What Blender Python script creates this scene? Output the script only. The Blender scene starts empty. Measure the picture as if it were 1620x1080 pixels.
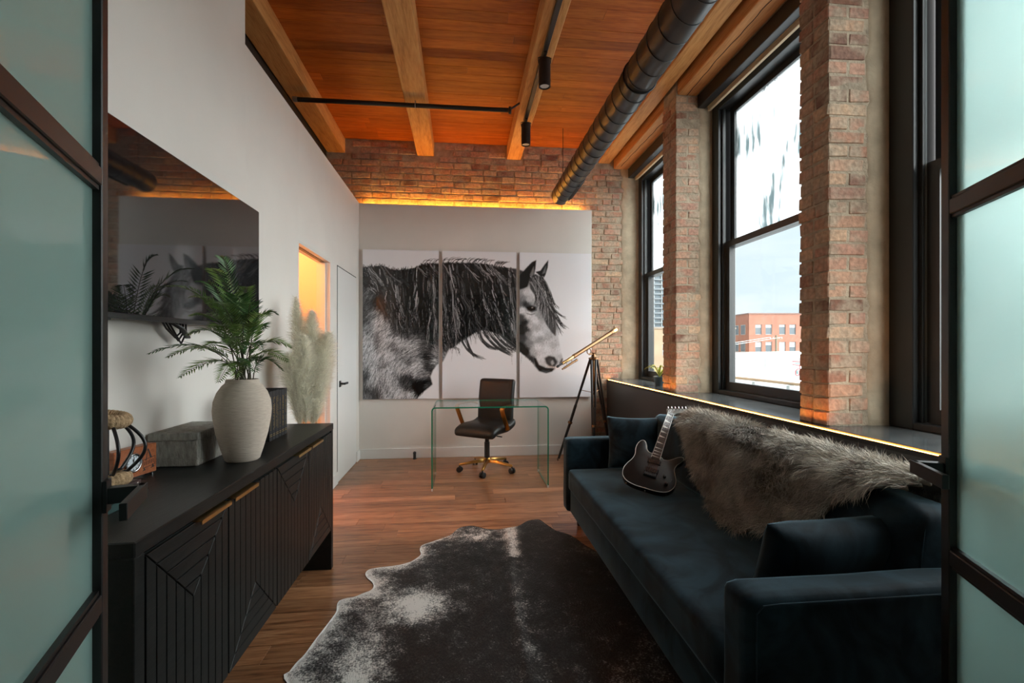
import bpy, bmesh, math, random
import numpy as np
from mathutils import Vector, Matrix, noise as mnoise

random.seed(7); rng = np.random.default_rng(7)
SC = bpy.context.scene
COL = SC.collection
R = math.radians

# ------------------------------------------------------------------ camera, world, exposure
CAM_H = 1.30
YAW = 6.03
cam_d = bpy.data.cameras.new('camera')
cam = bpy.data.objects.new('camera', cam_d); COL.objects.link(cam)
cam.location = (0, 0, CAM_H); cam.rotation_euler = (R(90), 0, R(-YAW))
cam_d.sensor_width = 36.0; cam_d.lens = 36.0*757/1620; cam_d.shift_y = 7/1620
cam_d.clip_start = 0.02; cam_d.clip_end = 2000
SC.camera = cam
SC.view_settings.view_transform = 'Standard'; SC.view_settings.look = 'None'
SC.view_settings.gamma = 1.0; SC.view_settings.use_curve_mapping = False
SC.view_settings.exposure = 0.0
try:
    SC.cycles.use_denoising = True
    SC.cycles.max_bounces = 10; SC.cycles.diffuse_bounces = 5; SC.cycles.glossy_bounces = 4
    SC.cycles.transmission_bounces = 8; SC.cycles.transparent_max_bounces = 24
    SC.cycles.sample_clamp_indirect = 6.0
except Exception: pass

world = bpy.data.worlds.new('overcast_sky'); SC.world = world; world.use_nodes = True
def build_world():
    nt = world.node_tree; N = nt.nodes; L = nt.links; N.clear()
    out = N.new('ShaderNodeOutputWorld'); bg = N.new('ShaderNodeBackground')
    tc = N.new('ShaderNodeTexCoord'); mp = N.new('ShaderNodeMapping'); nz = N.new('ShaderNodeTexNoise')
    mp.inputs['Scale'].default_value = (1.6, 1.6, 6.0)
    nz.inputs['Scale'].default_value = 1.6; nz.inputs['Detail'].default_value = 5
    rp = N.new('ShaderNodeValToRGB')
    rp.color_ramp.elements[0].position = .36; rp.color_ramp.elements[0].color = (.70, .80, .88, 1)
    rp.color_ramp.elements[1].position = .62; rp.color_ramp.elements[1].color = (.95, .97, 1.0, 1)
    L.new(tc.outputs['Generated'], mp.inputs['Vector']); L.new(mp.outputs[0], nz.inputs['Vector'])
    L.new(nz.outputs['Fac'], rp.inputs['Fac']); L.new(rp.outputs['Color'], bg.inputs['Color'])
    bg.inputs['Strength'].default_value = 1.35
    L.new(bg.outputs[0], out.inputs['Surface'])
build_world()
# bright overcast: the sun behind thin cloud is a very wide, soft source high on the window side
sun_d = bpy.data.lights.new('veiled_sun', 'SUN'); sun_d.energy = 17.5; sun_d.angle = R(115); sun_d.color = (1.0, .99, .97)
sun = bpy.data.objects.new('veiled_sun', sun_d); COL.objects.link(sun)
SUN_DIR = Vector((math.cos(R(30))*math.cos(R(-22)), math.cos(R(30))*math.sin(R(-22)), math.sin(R(30))))   # towards the sun
sun.rotation_euler = SUN_DIR.to_track_quat('Z', 'Y').to_euler(); sun.location = (20, -6, 12)

# ------------------------------------------------------------------ materials
MATS = {}
def new_mat(name):
    m = bpy.data.materials.new(name); m.use_nodes = True
    nt = m.node_tree; b = nt.nodes['Principled BSDF']
    return m, nt, b
def c4(c): return (c[0], c[1], c[2], 1.0)
def mat(name, col, rough=.5, metal=0., spec=.5, noise=0., nscale=8., bump=0., bscale=60., sheen=0., coat=0., stretch=(1,1,1), rnd=0.):
    if name in MATS: return MATS[name]
    m, nt, b = new_mat(name); N = nt.nodes; L = nt.links
    b.inputs['Base Color'].default_value = c4(col); b.inputs['Roughness'].default_value = rough
    b.inputs['Metallic'].default_value = metal; b.inputs['Specular IOR Level'].default_value = spec
    if sheen: b.inputs['Sheen Weight'].default_value = sheen; b.inputs['Sheen Roughness'].default_value = .4
    if coat: b.inputs['Coat Weight'].default_value = coat; b.inputs['Coat Roughness'].default_value = .05
    tc = N.new('ShaderNodeTexCoord'); mp = N.new('ShaderNodeMapping'); mp.inputs['Scale'].default_value = stretch
    L.new(tc.outputs['Object'], mp.inputs['Vector'])
    src = None
    if noise:
        nz = N.new('ShaderNodeTexNoise'); nz.inputs['Scale'].default_value = nscale; nz.inputs['Detail'].default_value = 6
        L.new(mp.outputs[0], nz.inputs['Vector'])
        rp = N.new('ShaderNodeValToRGB')
        lo = [max(0, c*(1-noise)) for c in col]; hi = [min(1, c*(1+noise)) for c in col]
        rp.color_ramp.elements[0].position = .3; rp.color_ramp.elements[0].color = c4(lo)
        rp.color_ramp.elements[1].position = .7; rp.color_ramp.elements[1].color = c4(hi)
        L.new(nz.outputs['Fac'], rp.inputs['Fac']); src = rp.outputs['Color']
    if rnd:
        oi = N.new('ShaderNodeObjectInfo'); hs = N.new('ShaderNodeHueSaturation')
        mr = N.new('ShaderNodeMapRange'); mr.inputs['To Min'].default_value = 1-rnd; mr.inputs['To Max'].default_value = 1+rnd
        L.new(oi.outputs['Random'], mr.inputs['Value']); L.new(mr.outputs[0], hs.inputs['Value'])
        if src: L.new(src, hs.inputs['Color'])
        else: hs.inputs['Color'].default_value = c4(col)
        src = hs.outputs['Color']
    if src: L.new(src, b.inputs['Base Color'])
    if bump:
        nb = N.new('ShaderNodeTexNoise'); nb.inputs['Scale'].default_value = bscale; nb.inputs['Detail'].default_value = 5
        L.new(mp.outputs[0], nb.inputs['Vector'])
        bp = N.new('ShaderNodeBump'); bp.inputs['Strength'].default_value = bump; bp.inputs['Distance'].default_value = .01
        L.new(nb.outputs['Fac'], bp.inputs['Height']); L.new(bp.outputs[0], b.inputs['Normal'])
    MATS[name] = m; return m

def wood(name, dark, mid, light, axis='x', rough=.45, scale=1.0, rnd=.25, bump=.1, spec=.4, rings=1.0):
    """long grain along axis, a random tone per board"""
    m, nt, b = new_mat(name); N = nt.nodes; L = nt.links
    tc = N.new('ShaderNodeTexCoord'); oi = N.new('ShaderNodeObjectInfo')
    cmb = N.new('ShaderNodeCombineXYZ'); mul = N.new('ShaderNodeMath'); mul.operation = 'MULTIPLY'; mul.inputs[1].default_value = 37.
    L.new(oi.outputs['Random'], mul.inputs[0])
    for i in range(3): L.new(mul.outputs[0], cmb.inputs[i])
    add = N.new('ShaderNodeVectorMath'); add.operation = 'ADD'
    L.new(tc.outputs['Object'], add.inputs[0]); L.new(cmb.outputs[0], add.inputs[1])
    mp = N.new('ShaderNodeMapping')
    s = {'x': (1.2, 14, 14), 'y': (14, 1.2, 14), 'z': (14, 14, 1.2)}[axis]
    mp.inputs['Scale'].default_value = tuple(v*scale for v in s)
    L.new(add.outputs[0], mp.inputs['Vector'])
    n1 = N.new('ShaderNodeTexNoise'); n1.inputs['Scale'].default_value = 1.6; n1.inputs['Detail'].default_value = 7; n1.inputs['Distortion'].default_value = .9*rings
    n2 = N.new('ShaderNodeTexNoise'); n2.inputs['Scale'].default_value = 9.; n2.inputs['Detail'].default_value = 6
    L.new(mp.outputs[0], n1.inputs['Vector']); L.new(mp.outputs[0], n2.inputs['Vector'])
    mx = N.new('ShaderNodeMath'); mx.operation = 'MULTIPLY_ADD'; mx.inputs[1].default_value = .45
    L.new(n2.outputs['Fac'], mx.inputs[0])
    m2 = N.new('ShaderNodeMath'); m2.operation = 'MULTIPLY'; m2.inputs[1].default_value = .58
    L.new(n1.outputs['Fac'], m2.inputs[0]); L.new(m2.outputs[0], mx.inputs[2])
    rp = N.new('ShaderNodeValToRGB'); cr = rp.color_ramp
    cr.elements[0].position = .36; cr.elements[0].color = c4(dark)
    cr.elements[1].position = .66; cr.elements[1].color = c4(light)
    e = cr.elements.new(.50); e.color = c4(mid)
    L.new(mx.outputs[0], rp.inputs['Fac'])
    hs = N.new('ShaderNodeHueSaturation'); mr = N.new('ShaderNodeMapRange')
    mr.inputs['To Min'].default_value = 1-rnd; mr.inputs['To Max'].default_value = 1+rnd
    L.new(oi.outputs['Random'], mr.inputs['Value']); L.new(mr.outputs[0], hs.inputs['Value']); L.new(rp.outputs['Color'], hs.inputs['Color'])
    L.new(hs.outputs['Color'], b.inputs['Base Color'])
    b.inputs['Roughness'].default_value = rough; b.inputs['Specular IOR Level'].default_value = spec
    bp = N.new('ShaderNodeBump'); bp.inputs['Strength'].default_value = bump; bp.inputs['Distance'].default_value = .004
    L.new(mx.outputs[0], bp.inputs['Height']); L.new(bp.outputs[0], b.inputs['Normal'])
    MATS[name] = m; return m

def emis(name, col, strength):
    m, nt, b = new_mat(name)
    b.inputs['Base Color'].default_value = c4(col); b.inputs['Emission Color'].default_value = c4(col); b.inputs['Emission Strength'].default_value = strength
    MATS[name] = m; return m

wall_white = mat('white_paint', (.76, .735, .69), .55, noise=.025, nscale=3, bump=.03, bscale=180)
trim_white = mat('white_trim', (.78, .78, .76), .4)
ceil_wood = wood('ceiling_boards', (.27, .060, .0065), (.385, .100, .0115), (.50, .150, .022), 'x', rough=.5, rnd=.22, bump=.06)
beam_wood = wood('beam_timber', (.42, .185, .052), (.60, .30, .098), (.70, .39, .15), 'y', rough=.6, rnd=.06, bump=.35, scale=.9)
lintel_wood = wood('lintel_timber', (.40, .165, .05), (.56, .25, .085), (.66, .33, .13), 'y', rough=.65, rnd=.05, bump=.4, scale=.7)
floor_wood = wood('floor_boards', (.095, .039, .018), (.285, .126, .056), (.42, .22, .11), 'x', rough=.3, rnd=.26, bump=.05, spec=.5, scale=.9, rings=1.6)
black_metal = mat('black_metal', (.016, .016, .017), .42, .0, noise=.1, nscale=20)
black_steel = mat('black_steel_door', (.018, .017, .017), .38, .3)
black_plastic = mat('black_plastic', (.014, .014, .015), .45)
win_black = mat('window_black', (.020, .022, .023), .32)
duct_black = mat('duct_black', (.015, .016, .018), .38, .0, .3, noise=.15, nscale=10)
charcoal = mat('charcoal_paint', (.040, .038, .038), .45, noise=.06, nscale=2)
stone = mat('dark_stone_sill', (.080, .088, .090), .16, noise=.35, nscale=7)
shade_channel_black = mat('black_shade_and_channel', (.010, .009, .009), .6)  # painted shade above the partition, and the LED channel
plaster = mat('rough_plaster', (.50, .41, .29), .9, noise=.22, nscale=7, bump=.5, bscale=25)
mortar = mat('mortar', (.42, .34, .245), .95, noise=.28, nscale=14, bump=.9, bscale=60)
brass = mat('brass', (.80, .56, .24), .28, 1.0)
gold = mat('brushed_gold', (.56, .30, .085), .28, 1.0)
copper = mat('polished_brass_tube', (.24, .135, .07), .30, 1.0)
chrome = mat('chrome', (.42, .42, .43), .2, 1.0)
leather = mat('black_leather', (.018, .016, .015), .42, spec=.32, bump=.08, bscale=220)
cab_black = wood('black_stained_oak', (.004, .0055, .0055), (.007, .0085, .0083), (.012, .0135, .013), 'y', rough=.40, rnd=.12, bump=.25, scale=2.2, spec=.28)
velvet = None

def make_velvet():
    m, nt, b = new_mat('navy_velvet'); N = nt.nodes; L = nt.links
    tc = N.new('ShaderNodeTexCoord'); nz = N.new('ShaderNodeTexNoise'); nz.inputs['Scale'].default_value = 4.2; nz.inputs['Detail'].default_value = 5; nz.inputs['Distortion'].default_value = 1.6
    L.new(tc.outputs['Object'], nz.inputs['Vector'])
    rp = N.new('ShaderNodeValToRGB')
    rp.color_ramp.elements[0].position = .38; rp.color_ramp.elements[0].color = (.0035, .008, .012, 1)
    rp.color_ramp.elements[1].position = .62; rp.color_ramp.elements[1].color = (.018, .039, .054, 1)
    L.new(nz.outputs['Fac'], rp.inputs['Fac']); L.new(rp.outputs['Color'], b.inputs['Base Color'])
    b.inputs['Roughness'].default_value = .75; b.inputs['Specular IOR Level'].default_value = .15
    b.inputs['Sheen Weight'].default_value = .85; b.inputs['Sheen Roughness'].default_value = .32
    b.inputs['Sheen Tint'].default_value = (.36, .60, .74, 1)
    n2 = N.new('ShaderNodeTexNoise'); n2.inputs['Scale'].default_value = 400
    L.new(tc.outputs['Object'], n2.inputs['Vector'])
    bp = N.new('ShaderNodeBump'); bp.inputs['Strength'].default_value = .15; bp.inputs['Distance'].default_value = .002
    L.new(n2.outputs['Fac'], bp.inputs['Height']); L.new(bp.outputs[0], b.inputs['Normal'])
    return m
velvet = make_velvet()

def make_brick():
    m, nt, b = new_mat('common_brick'); N = nt.nodes; L = nt.links
    oi = N.new('ShaderNodeObjectInfo'); tc = N.new('ShaderNodeTexCoord'); geo = N.new('ShaderNodeNewGeometry')
    rp = N.new('ShaderNodeValToRGB'); cr = rp.color_ramp; cr.interpolation = 'LINEAR'
    cols = [(0, (.22, .11, .075)), (.15, (.42, .215, .145)), (.35, (.55, .335, .225)), (.52, (.48, .255, .185)), (.70, (.62, .42, .27)), (.88, (.53, .30, .22)), (1, (.20, .115, .085))]
    cr.elements[0].position = 0; cr.elements[0].color = c4(cols[0][1]); cr.elements[1].position = 1; cr.elements[1].color = c4(cols[-1][1])
    for p, c in cols[1:-1]: cr.elements.new(p).color = c4(c)
    L.new(oi.outputs['Random'], rp.inputs['Fac'])
    nz = N.new('ShaderNodeTexNoise'); nz.inputs['Scale'].default_value = 45; nz.inputs['Detail'].default_value = 6
    L.new(geo.outputs['Position'], nz.inputs['Vector'])
    smr = N.new('ShaderNodeTexNoise'); smr.inputs['Scale'].default_value = 9; smr.inputs['Detail'].default_value = 7
    L.new(geo.outputs['Position'], smr.inputs['Vector'])
    r2 = N.new('ShaderNodeValToRGB'); r2.color_ramp.elements[0].position = .42; r2.color_ramp.elements[0].color = (0, 0, 0, 1); r2.color_ramp.elements[1].position = .60; r2.color_ramp.elements[1].color = (.85, .85, .85, 1)
    L.new(smr.outputs['Fac'], r2.inputs['Fac'])
    mx = N.new('ShaderNodeMix'); mx.data_type = 'RGBA'
    L.new(r2.outputs['Color'], mx.inputs[0]); L.new(rp.outputs['Color'], mx.inputs[6]); mx.inputs[7].default_value = (.45, .36, .265, 1)
    hs = N.new('ShaderNodeHueSaturation'); mr = N.new('ShaderNodeMapRange'); mr.inputs['From Min'].default_value = .3; mr.inputs['From Max'].default_value = .7
    mr.inputs['To Min'].default_value = .72; mr.inputs['To Max'].default_value = 1.2
    L.new(nz.outputs['Fac'], mr.inputs['Value']); L.new(mr.outputs[0], hs.inputs['Value']); L.new(mx.outputs[2], hs.inputs['Color'])
    L.new(hs.outputs['Color'], b.inputs['Base Color']); b.inputs['Roughness'].default_value = .9; b.inputs['Specular IOR Level'].default_value = .2
    bp = N.new('ShaderNodeBump'); bp.inputs['Strength'].default_value = .8; bp.inputs['Distance'].default_value = .008
    L.new(nz.outputs['Fac'], bp.inputs['Height']); L.new(bp.outputs[0], b.inputs['Normal'])
    return m
brick_mat = make_brick()

def make_clear_glass(name, tint=(.93, .97, .96), refl=1.0, fog=False):
    """thin pane: see-through with a mirror coat; fog = condensation with clear runs"""
    m = bpy.data.materials.new(name); m.use_nodes = True; nt = m.node_tree; N = nt.nodes; L = nt.links; N.clear()
    out = N.new('ShaderNodeOutputMaterial'); tr = N.new('ShaderNodeBsdfTransparent'); tr.inputs['Color'].default_value = c4(tint)
    gl = N.new('ShaderNodeBsdfGlossy'); gl.inputs['Roughness'].default_value = .01
    lw = N.new('ShaderNodeLayerWeight'); lw.inputs['Blend'].default_value = .5   # Schlick on both faces of the sheet
    fr = N.new('ShaderNodeMath'); fr.operation = 'POWER'; fr.inputs[1].default_value = 5.; L.new(lw.outputs['Facing'], fr.inputs[0])
    mu = N.new('ShaderNodeMath'); mu.operation = 'MULTIPLY_ADD'; mu.inputs[1].default_value = .8*refl; mu.inputs[2].default_value = .035*refl; L.new(fr.outputs[0], mu.inputs[0])
    mx = N.new('ShaderNodeMixShader'); L.new(mu.outputs[0], mx.inputs[0]); 
    base = tr.outputs[0]
    if fog:
        tc = N.new('ShaderNodeTexCoord'); mp = N.new('ShaderNodeMapping'); mp.inputs['Scale'].default_value = (9, 9, 1.1)
        L.new(tc.outputs['Object'], mp.inputs['Vector'])
        nz = N.new('ShaderNodeTexNoise'); nz.inputs['Scale'].default_value = 2.0; nz.inputs['Detail'].default_value = 8; nz.inputs['Distortion'].default_value = .5
        L.new(mp.outputs[0], nz.inputs['Vector'])
        # blotch: where the runs gather, low and near side of the pane
        n2 = N.new('ShaderNodeTexNoise'); n2.inputs['Scale'].default_value = 1.9; n2.inputs['Detail'].default_value = 3
        L.new(tc.outputs['Object'], n2.inputs['Vector'])
        ad = N.new('ShaderNodeMath'); ad.operation = 'MULTIPLY'; L.new(nz.outputs['Fac'], ad.inputs[0]); L.new(n2.outputs['Fac'], ad.inputs[1])
        rp = N.new('ShaderNodeValToRGB'); rp.color_ramp.elements[0].position = .24; rp.color_ramp.elements[0].color = (.30, .30, .30, 1)
        rp.color_ramp.elements[1].position = .37; rp.color_ramp.elements[1].color = (.0, .0, .0, 1)
        L.new(ad.outputs[0], rp.inputs['Fac'])
        tl = N.new('ShaderNodeBsdfTranslucent'); tl.inputs['Color'].default_value = (.9, .95, .97, 1)
        m2 = N.new('ShaderNodeMixShader'); L.new(rp.outputs['Color'], m2.inputs[0]); 
        tr2 = N.new('ShaderNodeBsdfTransparent'); tr2.inputs['Color'].default_value = (.78, .84, .84, 1)
        # dark wet runs
        r3 = N.new('ShaderNodeValToRGB'); r3.color_ramp.elements[0].position = .325; r3.color_ramp.elements[0].color = (0, 0, 0, 1)
        r3.color_ramp.elements[1].position = .36; r3.color_ramp.elements[1].color = (1, 1, 1, 1); L.new(ad.outputs[0], r3.inputs['Fac'])
        m3 = N.new('ShaderNodeMixShader'); L.new(r3.outputs['Color'], m3.inputs[0]); L.new(tr.outputs[0], m3.inputs[1])
        tr2.inputs['Color'].default_value = (.50, .58, .58, 1); L.new(tr2.outputs[0], m3.inputs[2])
        L.new(m3.outputs[0], m2.inputs[1]); L.new(tl.outputs[0], m2.inputs[2]); base = m2.outputs[0]
    L.new(base, mx.inputs[1]); L.new(gl.outputs[0], mx.inputs[2]); L.new(mx.outputs[0], out.inputs['Surface'])
    return m
win_glass = make_clear_glass('window_glass', (.95, .98, .98))
win_fog = make_clear_glass('window_glass_condensation', (.95, .98, .98), fog=True)
desk_glass = make_clear_glass('desk_glass', (.93, .975, .96), 1.0)
desk_edge = mat('glass_edge_green', (.012, .20, .11), .08, spec=.8)

def make_frost():
    m, nt, b = new_mat('frosted_glass'); N = nt.nodes; L = nt.links; out = N['Material Output']
    b.inputs['Base Color'].default_value = (.62, .84, .81, 1); b.inputs['Roughness'].default_value = .38
    b.inputs['Transmission Weight'].default_value = 1.0; b.inputs['IOR'].default_value = 1.25
    b.inputs['Coat Weight'].default_value = 1.0; b.inputs['Coat Roughness'].default_value = .02; b.inputs['Coat IOR'].default_value = 1.5
    tl = N.new('ShaderNodeBsdfTranslucent'); tl.inputs['Color'].default_value = (.58, .80, .77, 1)
    df = N.new('ShaderNodeBsdfDiffuse'); df.inputs['Color'].default_value = (.48, .70, .67, 1)
    m1 = N.new('ShaderNodeMixShader'); m1.inputs[0].default_value = .5; L.new(tl.outputs[0], m1.inputs[1]); L.new(df.outputs[0], m1.inputs[2])
    m2 = N.new('ShaderNodeMixShader'); m2.inputs[0].default_value = .42; L.new(b.outputs[0], m2.inputs[1]); L.new(m1.outputs[0], m2.inputs[2])
    L.new(m2.outputs[0], out.inputs['Surface'])
    return m
frost = make_frost()

def attr_mat(name, attr='print', rough=.25, coat=0., spec=.5, bump=0., bscale=300, sheen=0.):
    m, nt, b = new_mat(name); N = nt.nodes; L = nt.links
    a = N.new('ShaderNodeAttribute'); a.attribute_name = attr
    L.new(a.outputs['Color'], b.inputs['Base Color']); b.inputs['Roughness'].default_value = rough
    b.inputs['Coat Weight'].default_value = coat; b.inputs['Coat Roughness'].default_value = .02; b.inputs['Specular IOR Level'].default_value = spec
    if sheen: b.inputs['Sheen Weight'].default_value = sheen
    if bump:
        tc = N.new('ShaderNodeTexCoord'); nz = N.new('ShaderNodeTexNoise'); nz.inputs['Scale'].default_value = bscale; nz.inputs['Detail'].default_value = 4
        L.new(tc.outputs['Object'], nz.inputs['Vector']); bp = N.new('ShaderNodeBump'); bp.inputs['Strength'].default_value = bump; bp.inputs['Distance'].default_value = .004
        L.new(nz.outputs['Fac'], bp.inputs['Height']); L.new(bp.outputs[0], b.inputs['Normal'])
    return m

# ------------------------------------------------------------------ mesh helpers
class MB:
    def __init__(s): s.v = []; s.f = []; s.m = []
    def add(s, vs, fs, mi=0):
        o = len(s.v); s.v += [tuple(p) for p in vs]
        for f in fs: s.f.append(tuple(i+o for i in f)); s.m.append(mi)
        return s
    def box(s, x0, x1, y0, y1, z0, z1, mi=0):
        v = [(x0,y0,z0),(x1,y0,z0),(x1,y1,z0),(x0,y1,z0),(x0,y0,z1),(x1,y0,z1),(x1,y1,z1),(x0,y1,z1)]
        return s.add(v, [(0,3,2,1),(4,5,6,7),(0,1,5,4),(1,2,6,5),(2,3,7,6),(3,0,4,7)], mi)
    def prism(s, poly, ext, mi=0):
        """poly: list of 3d points (planar), ext: extrusion vector"""
        P = [Vector(p) for p in poly]; E = Vector(ext); n = len(P)
        nrm = Vector((0,0,0))
        for i in range(n): nrm += P[i].cross(P[(i+1) % n])
        if nrm.dot(E) > 0: P = P[::-1]
        v = P + [p+E for p in P]
        fs = [tuple(range(n)), tuple(range(2*n-1, n-1, -1))]
        fs += [(i, i+n, (i+1) % n+n, (i+1) % n)[::-1] for i in range(n)]
        fs = fs[:2] + [f[::-1] for f in fs[2:]]
        return s.add(v, fs, mi)
    def tube(s, pts, rad, n=8, cap=True, mi=0, flat=None):
        P = [Vector(p) for p in pts]; k = len(P)
        rr = rad if hasattr(rad, '__len__') else [rad]*k
        up = Vector((0,0,1)); vs = []; fs = []
        t0 = (P[1]-P[0]).normalized()
        if abs(t0.dot(up)) > .95: up = Vector((1,0,0))
        a = t0.cross(up).normalized()
        for i in range(k):
            t = (P[min(i+1,k-1)]-P[max(i-1,0)]).normalized()
            a = (a - t*a.dot(t)).normalized(); b = t.cross(a)
            for j in range(n):
                an = 2*math.pi*j/n
                vs.append(P[i] + (a*math.cos(an)+b*math.sin(an))*rr[i])
        for i in range(k-1):
            for j in range(n):
                fs.append((i*n+j, i*n+(j+1)%n, (i+1)*n+(j+1)%n, (i+1)*n+j))
        if cap: fs += [tuple(range(n-1,-1,-1)), tuple((k-1)*n+j for j in range(n))]
        return s.add(vs, fs, mi)
    def strap(s, pts, w, t, wdir, mi=0):
        """flat bar along pts, width w along wdir, thickness t"""
        P = [Vector(p) for p in pts]; k = len(P); W = Vector(wdir).normalized(); vs = []; fs = []
        for i in range(k):
            tg = (P[min(i+1,k-1)]-P[max(i-1,0)]).normalized(); nn = tg.cross(W).normalized()
            for a, b in ((-1,-1),(1,-1),(1,1),(-1,1)): vs.append(P[i]+W*(a*w/2)+nn*(b*t/2))
        for i in range(k-1):
            for j in range(4): fs.append((i*4+j, i*4+(j+1)%4, (i+1)*4+(j+1)%4, (i+1)*4+j))
        fs += [(3,2,1,0), tuple((k-1)*4+j for j in range(4))]
        return s.add(vs, fs, mi)
    def lathe(s, prof, c=(0,0,0), n=24, mi=0, ax='z'):
        vs = []; fs = []; k = len(prof); c = Vector(c)
        for r, h in prof:
            for j in range(n):
                a = 2*math.pi*j/n; x, y = r*math.cos(a), r*math.sin(a)
                p = {'z': (x,y,h), 'y': (x,h,-y), 'x': (h,x,y)}[ax]
                vs.append(c+Vector(p))
        for i in range(k-1):
            for j in range(n): fs.append((i*n+j, i*n+(j+1)%n, (i+1)*n+(j+1)%n, (i+1)*n+j))
        if prof[0][0] > 1e-6: fs.append(tuple(range(n-1,-1,-1)))
        if prof[-1][0] > 1e-6: fs.append(tuple((k-1)*n+j for j in range(n)))
        return s.add(vs, fs, mi)
    def cyl(s, p0, p1, r, n=16, mi=0): return s.tube([p0, p1], r, n, True, mi)
    def sphere(s, c, r, n=12, sc=(1,1,1), mi=0):
        vs = []; fs = []; m = n//2
        for i in range(m+1):
            th = math.pi*i/m
            for j in range(n):
                ph = 2*math.pi*j/n
                vs.append((c[0]+r*sc[0]*math.sin(th)*math.cos(ph), c[1]+r*sc[1]*math.sin(th)*math.sin(ph), c[2]-r*sc[2]*math.cos(th)))
        for i in range(m):
            for j in range(n): fs.append((i*n+j, i*n+(j+1)%n, (i+1)*n+(j+1)%n, (i+1)*n+j))
        return s.add(vs, fs, mi)
    def torus(s, c, Rr, r, axis=(0,0,1), n=24, k=8, mi=0):
        c = Vector(c); z = Vector(axis).normalized(); x = z.orthogonal().normalized(); y = z.cross(x); vs = []; fs = []
        for i in range(n):
            a = 2*math.pi*i/n; d = x*math.cos(a)+y*math.sin(a)
            for j in range(k):
                b = 2*math.pi*j/k; vs.append(c+d*(Rr+r*math.cos(b))+z*(r*math.sin(b)))
        for i in range(n):
            for j in range(k): fs.append((i*k+j, ((i+1)%n)*k+j, ((i+1)%n)*k+(j+1)%k, i*k+(j+1)%k))
        return s.add(vs, fs, mi)
    def xf(s, M):
        s.v = [tuple(M @ Vector(p)) for p in s.v]; return s
    def build(s, name, mats, parent=None, bevel=0, seg=1, smooth=None, loc=None):
        if not isinstance(mats, (list, tuple)): mats = [mats]
        org = Vector((0,0,0))
        if parent is not None:
            p = parent
            while p is not None: org += p.location; p = p.parent
        if loc is not None: off = Vector(loc)
        elif parent is None:
            a = np.array(s.v); lo = a.min(0); hi = a.max(0); off = Vector(((lo[0]+hi[0])/2, (lo[1]+hi[1])/2, lo[2]))
        else:
            a = np.array(s.v); lo = a.min(0); hi = a.max(0); off = Vector(((lo[0]+hi[0])/2, (lo[1]+hi[1])/2, (lo[2]+hi[2])/2))
        me = bpy.data.meshes.new(name)
        me.from_pydata([(p[0]-off.x, p[1]-off.y, p[2]-off.z) for p in s.v], [], s.f)
        for m in mats: me.materials.append(m)
        if len(mats) > 1: me.polygons.foreach_set('material_index', s.m)
        bm = bmesh.new(); bm.from_mesh(me)
        bmesh.ops.remove_doubles(bm, verts=bm.verts, dist=1e-6)
        bmesh.ops.recalc_face_normals(bm, faces=bm.faces)
        if bevel:
            es = [e for e in bm.edges if len(e.link_faces) == 2 and e.calc_face_angle(0) > .5]
            bmesh.ops.bevel(bm, geom=es, offset=bevel, segments=seg, profile=.5, affect='EDGES', clamp_overlap=True)
        bm.to_mesh(me); bm.free()
        if smooth is not None:
            me.polygons.foreach_set('use_smooth', [True]*len(me.polygons)); me.set_sharp_from_angle(angle=R(smooth))
        me.update()
        o = bpy.data.objects.new(name, me); COL.objects.link(o)
        if parent is not None: o.parent = parent; o.location = off-org
        else: o.location = off
        return o

def softbox(x0, x1, y0, y1, z0, z1, r=.03, n=14, puff=(0,0,0), nz=0., nsc=4., seed=0):
    """rounded cushion-like block with optional bulge per axis"""
    mb = MB(); C = Vector(((x0+x1)/2, (y0+y1)/2, (z0+z1)/2)); H = Vector(((x1-x0)/2, (y1-y0)/2, (z1-z0)/2))
    idx = {}; vs = []; fs = []
    def pt(a):
        key = tuple(round(t, 5) for t in a)
        if key in idx: return idx[key]
        p = Vector([a[i]*H[i] for i in range(3)])
        q = Vector([max(-(H[i]-r), min(H[i]-r, p[i])) for i in range(3)]); d = p-q
        if d.length > 1e-9: p = q + d.normalized()*min(r, max(d.length, r)) if d.length > 0 else p
        w = [1-abs(t)**2.5 for t in a]
        for i in range(3):
            j, k = (i+1)%3, (i+2)%3
            p[i] += puff[i]*a[i]*w[j]*w[k]
        if nz: p += p.normalized()*nz*mnoise.noise((p+C)*nsc+Vector((seed,seed,seed)))
        idx[key] = len(vs); vs.append(C+p); return idx[key]
    ts = [-1+2*i/n for i in range(n+1)]
    # denser near the rims
    ts = [math.copysign(abs(t)**.7, t) for t in ts]
    for ax in range(3):
        j, k = (ax+1)%3, (ax+2)%3
        for sgn in (-1, 1):
            for a in range(n):
                for b in range(n):
                    q = []
                    for da, db in ((0,0),(1,0),(1,1),(0,1)):
                        t = [0,0,0]; t[ax] = sgn; t[j] = ts[a+da]; t[k] = ts[b+db]; q.append(pt(t))
                    fs.append(tuple(q if sgn > 0 else q[::-1]))
    return mb.add(vs, fs)

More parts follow.
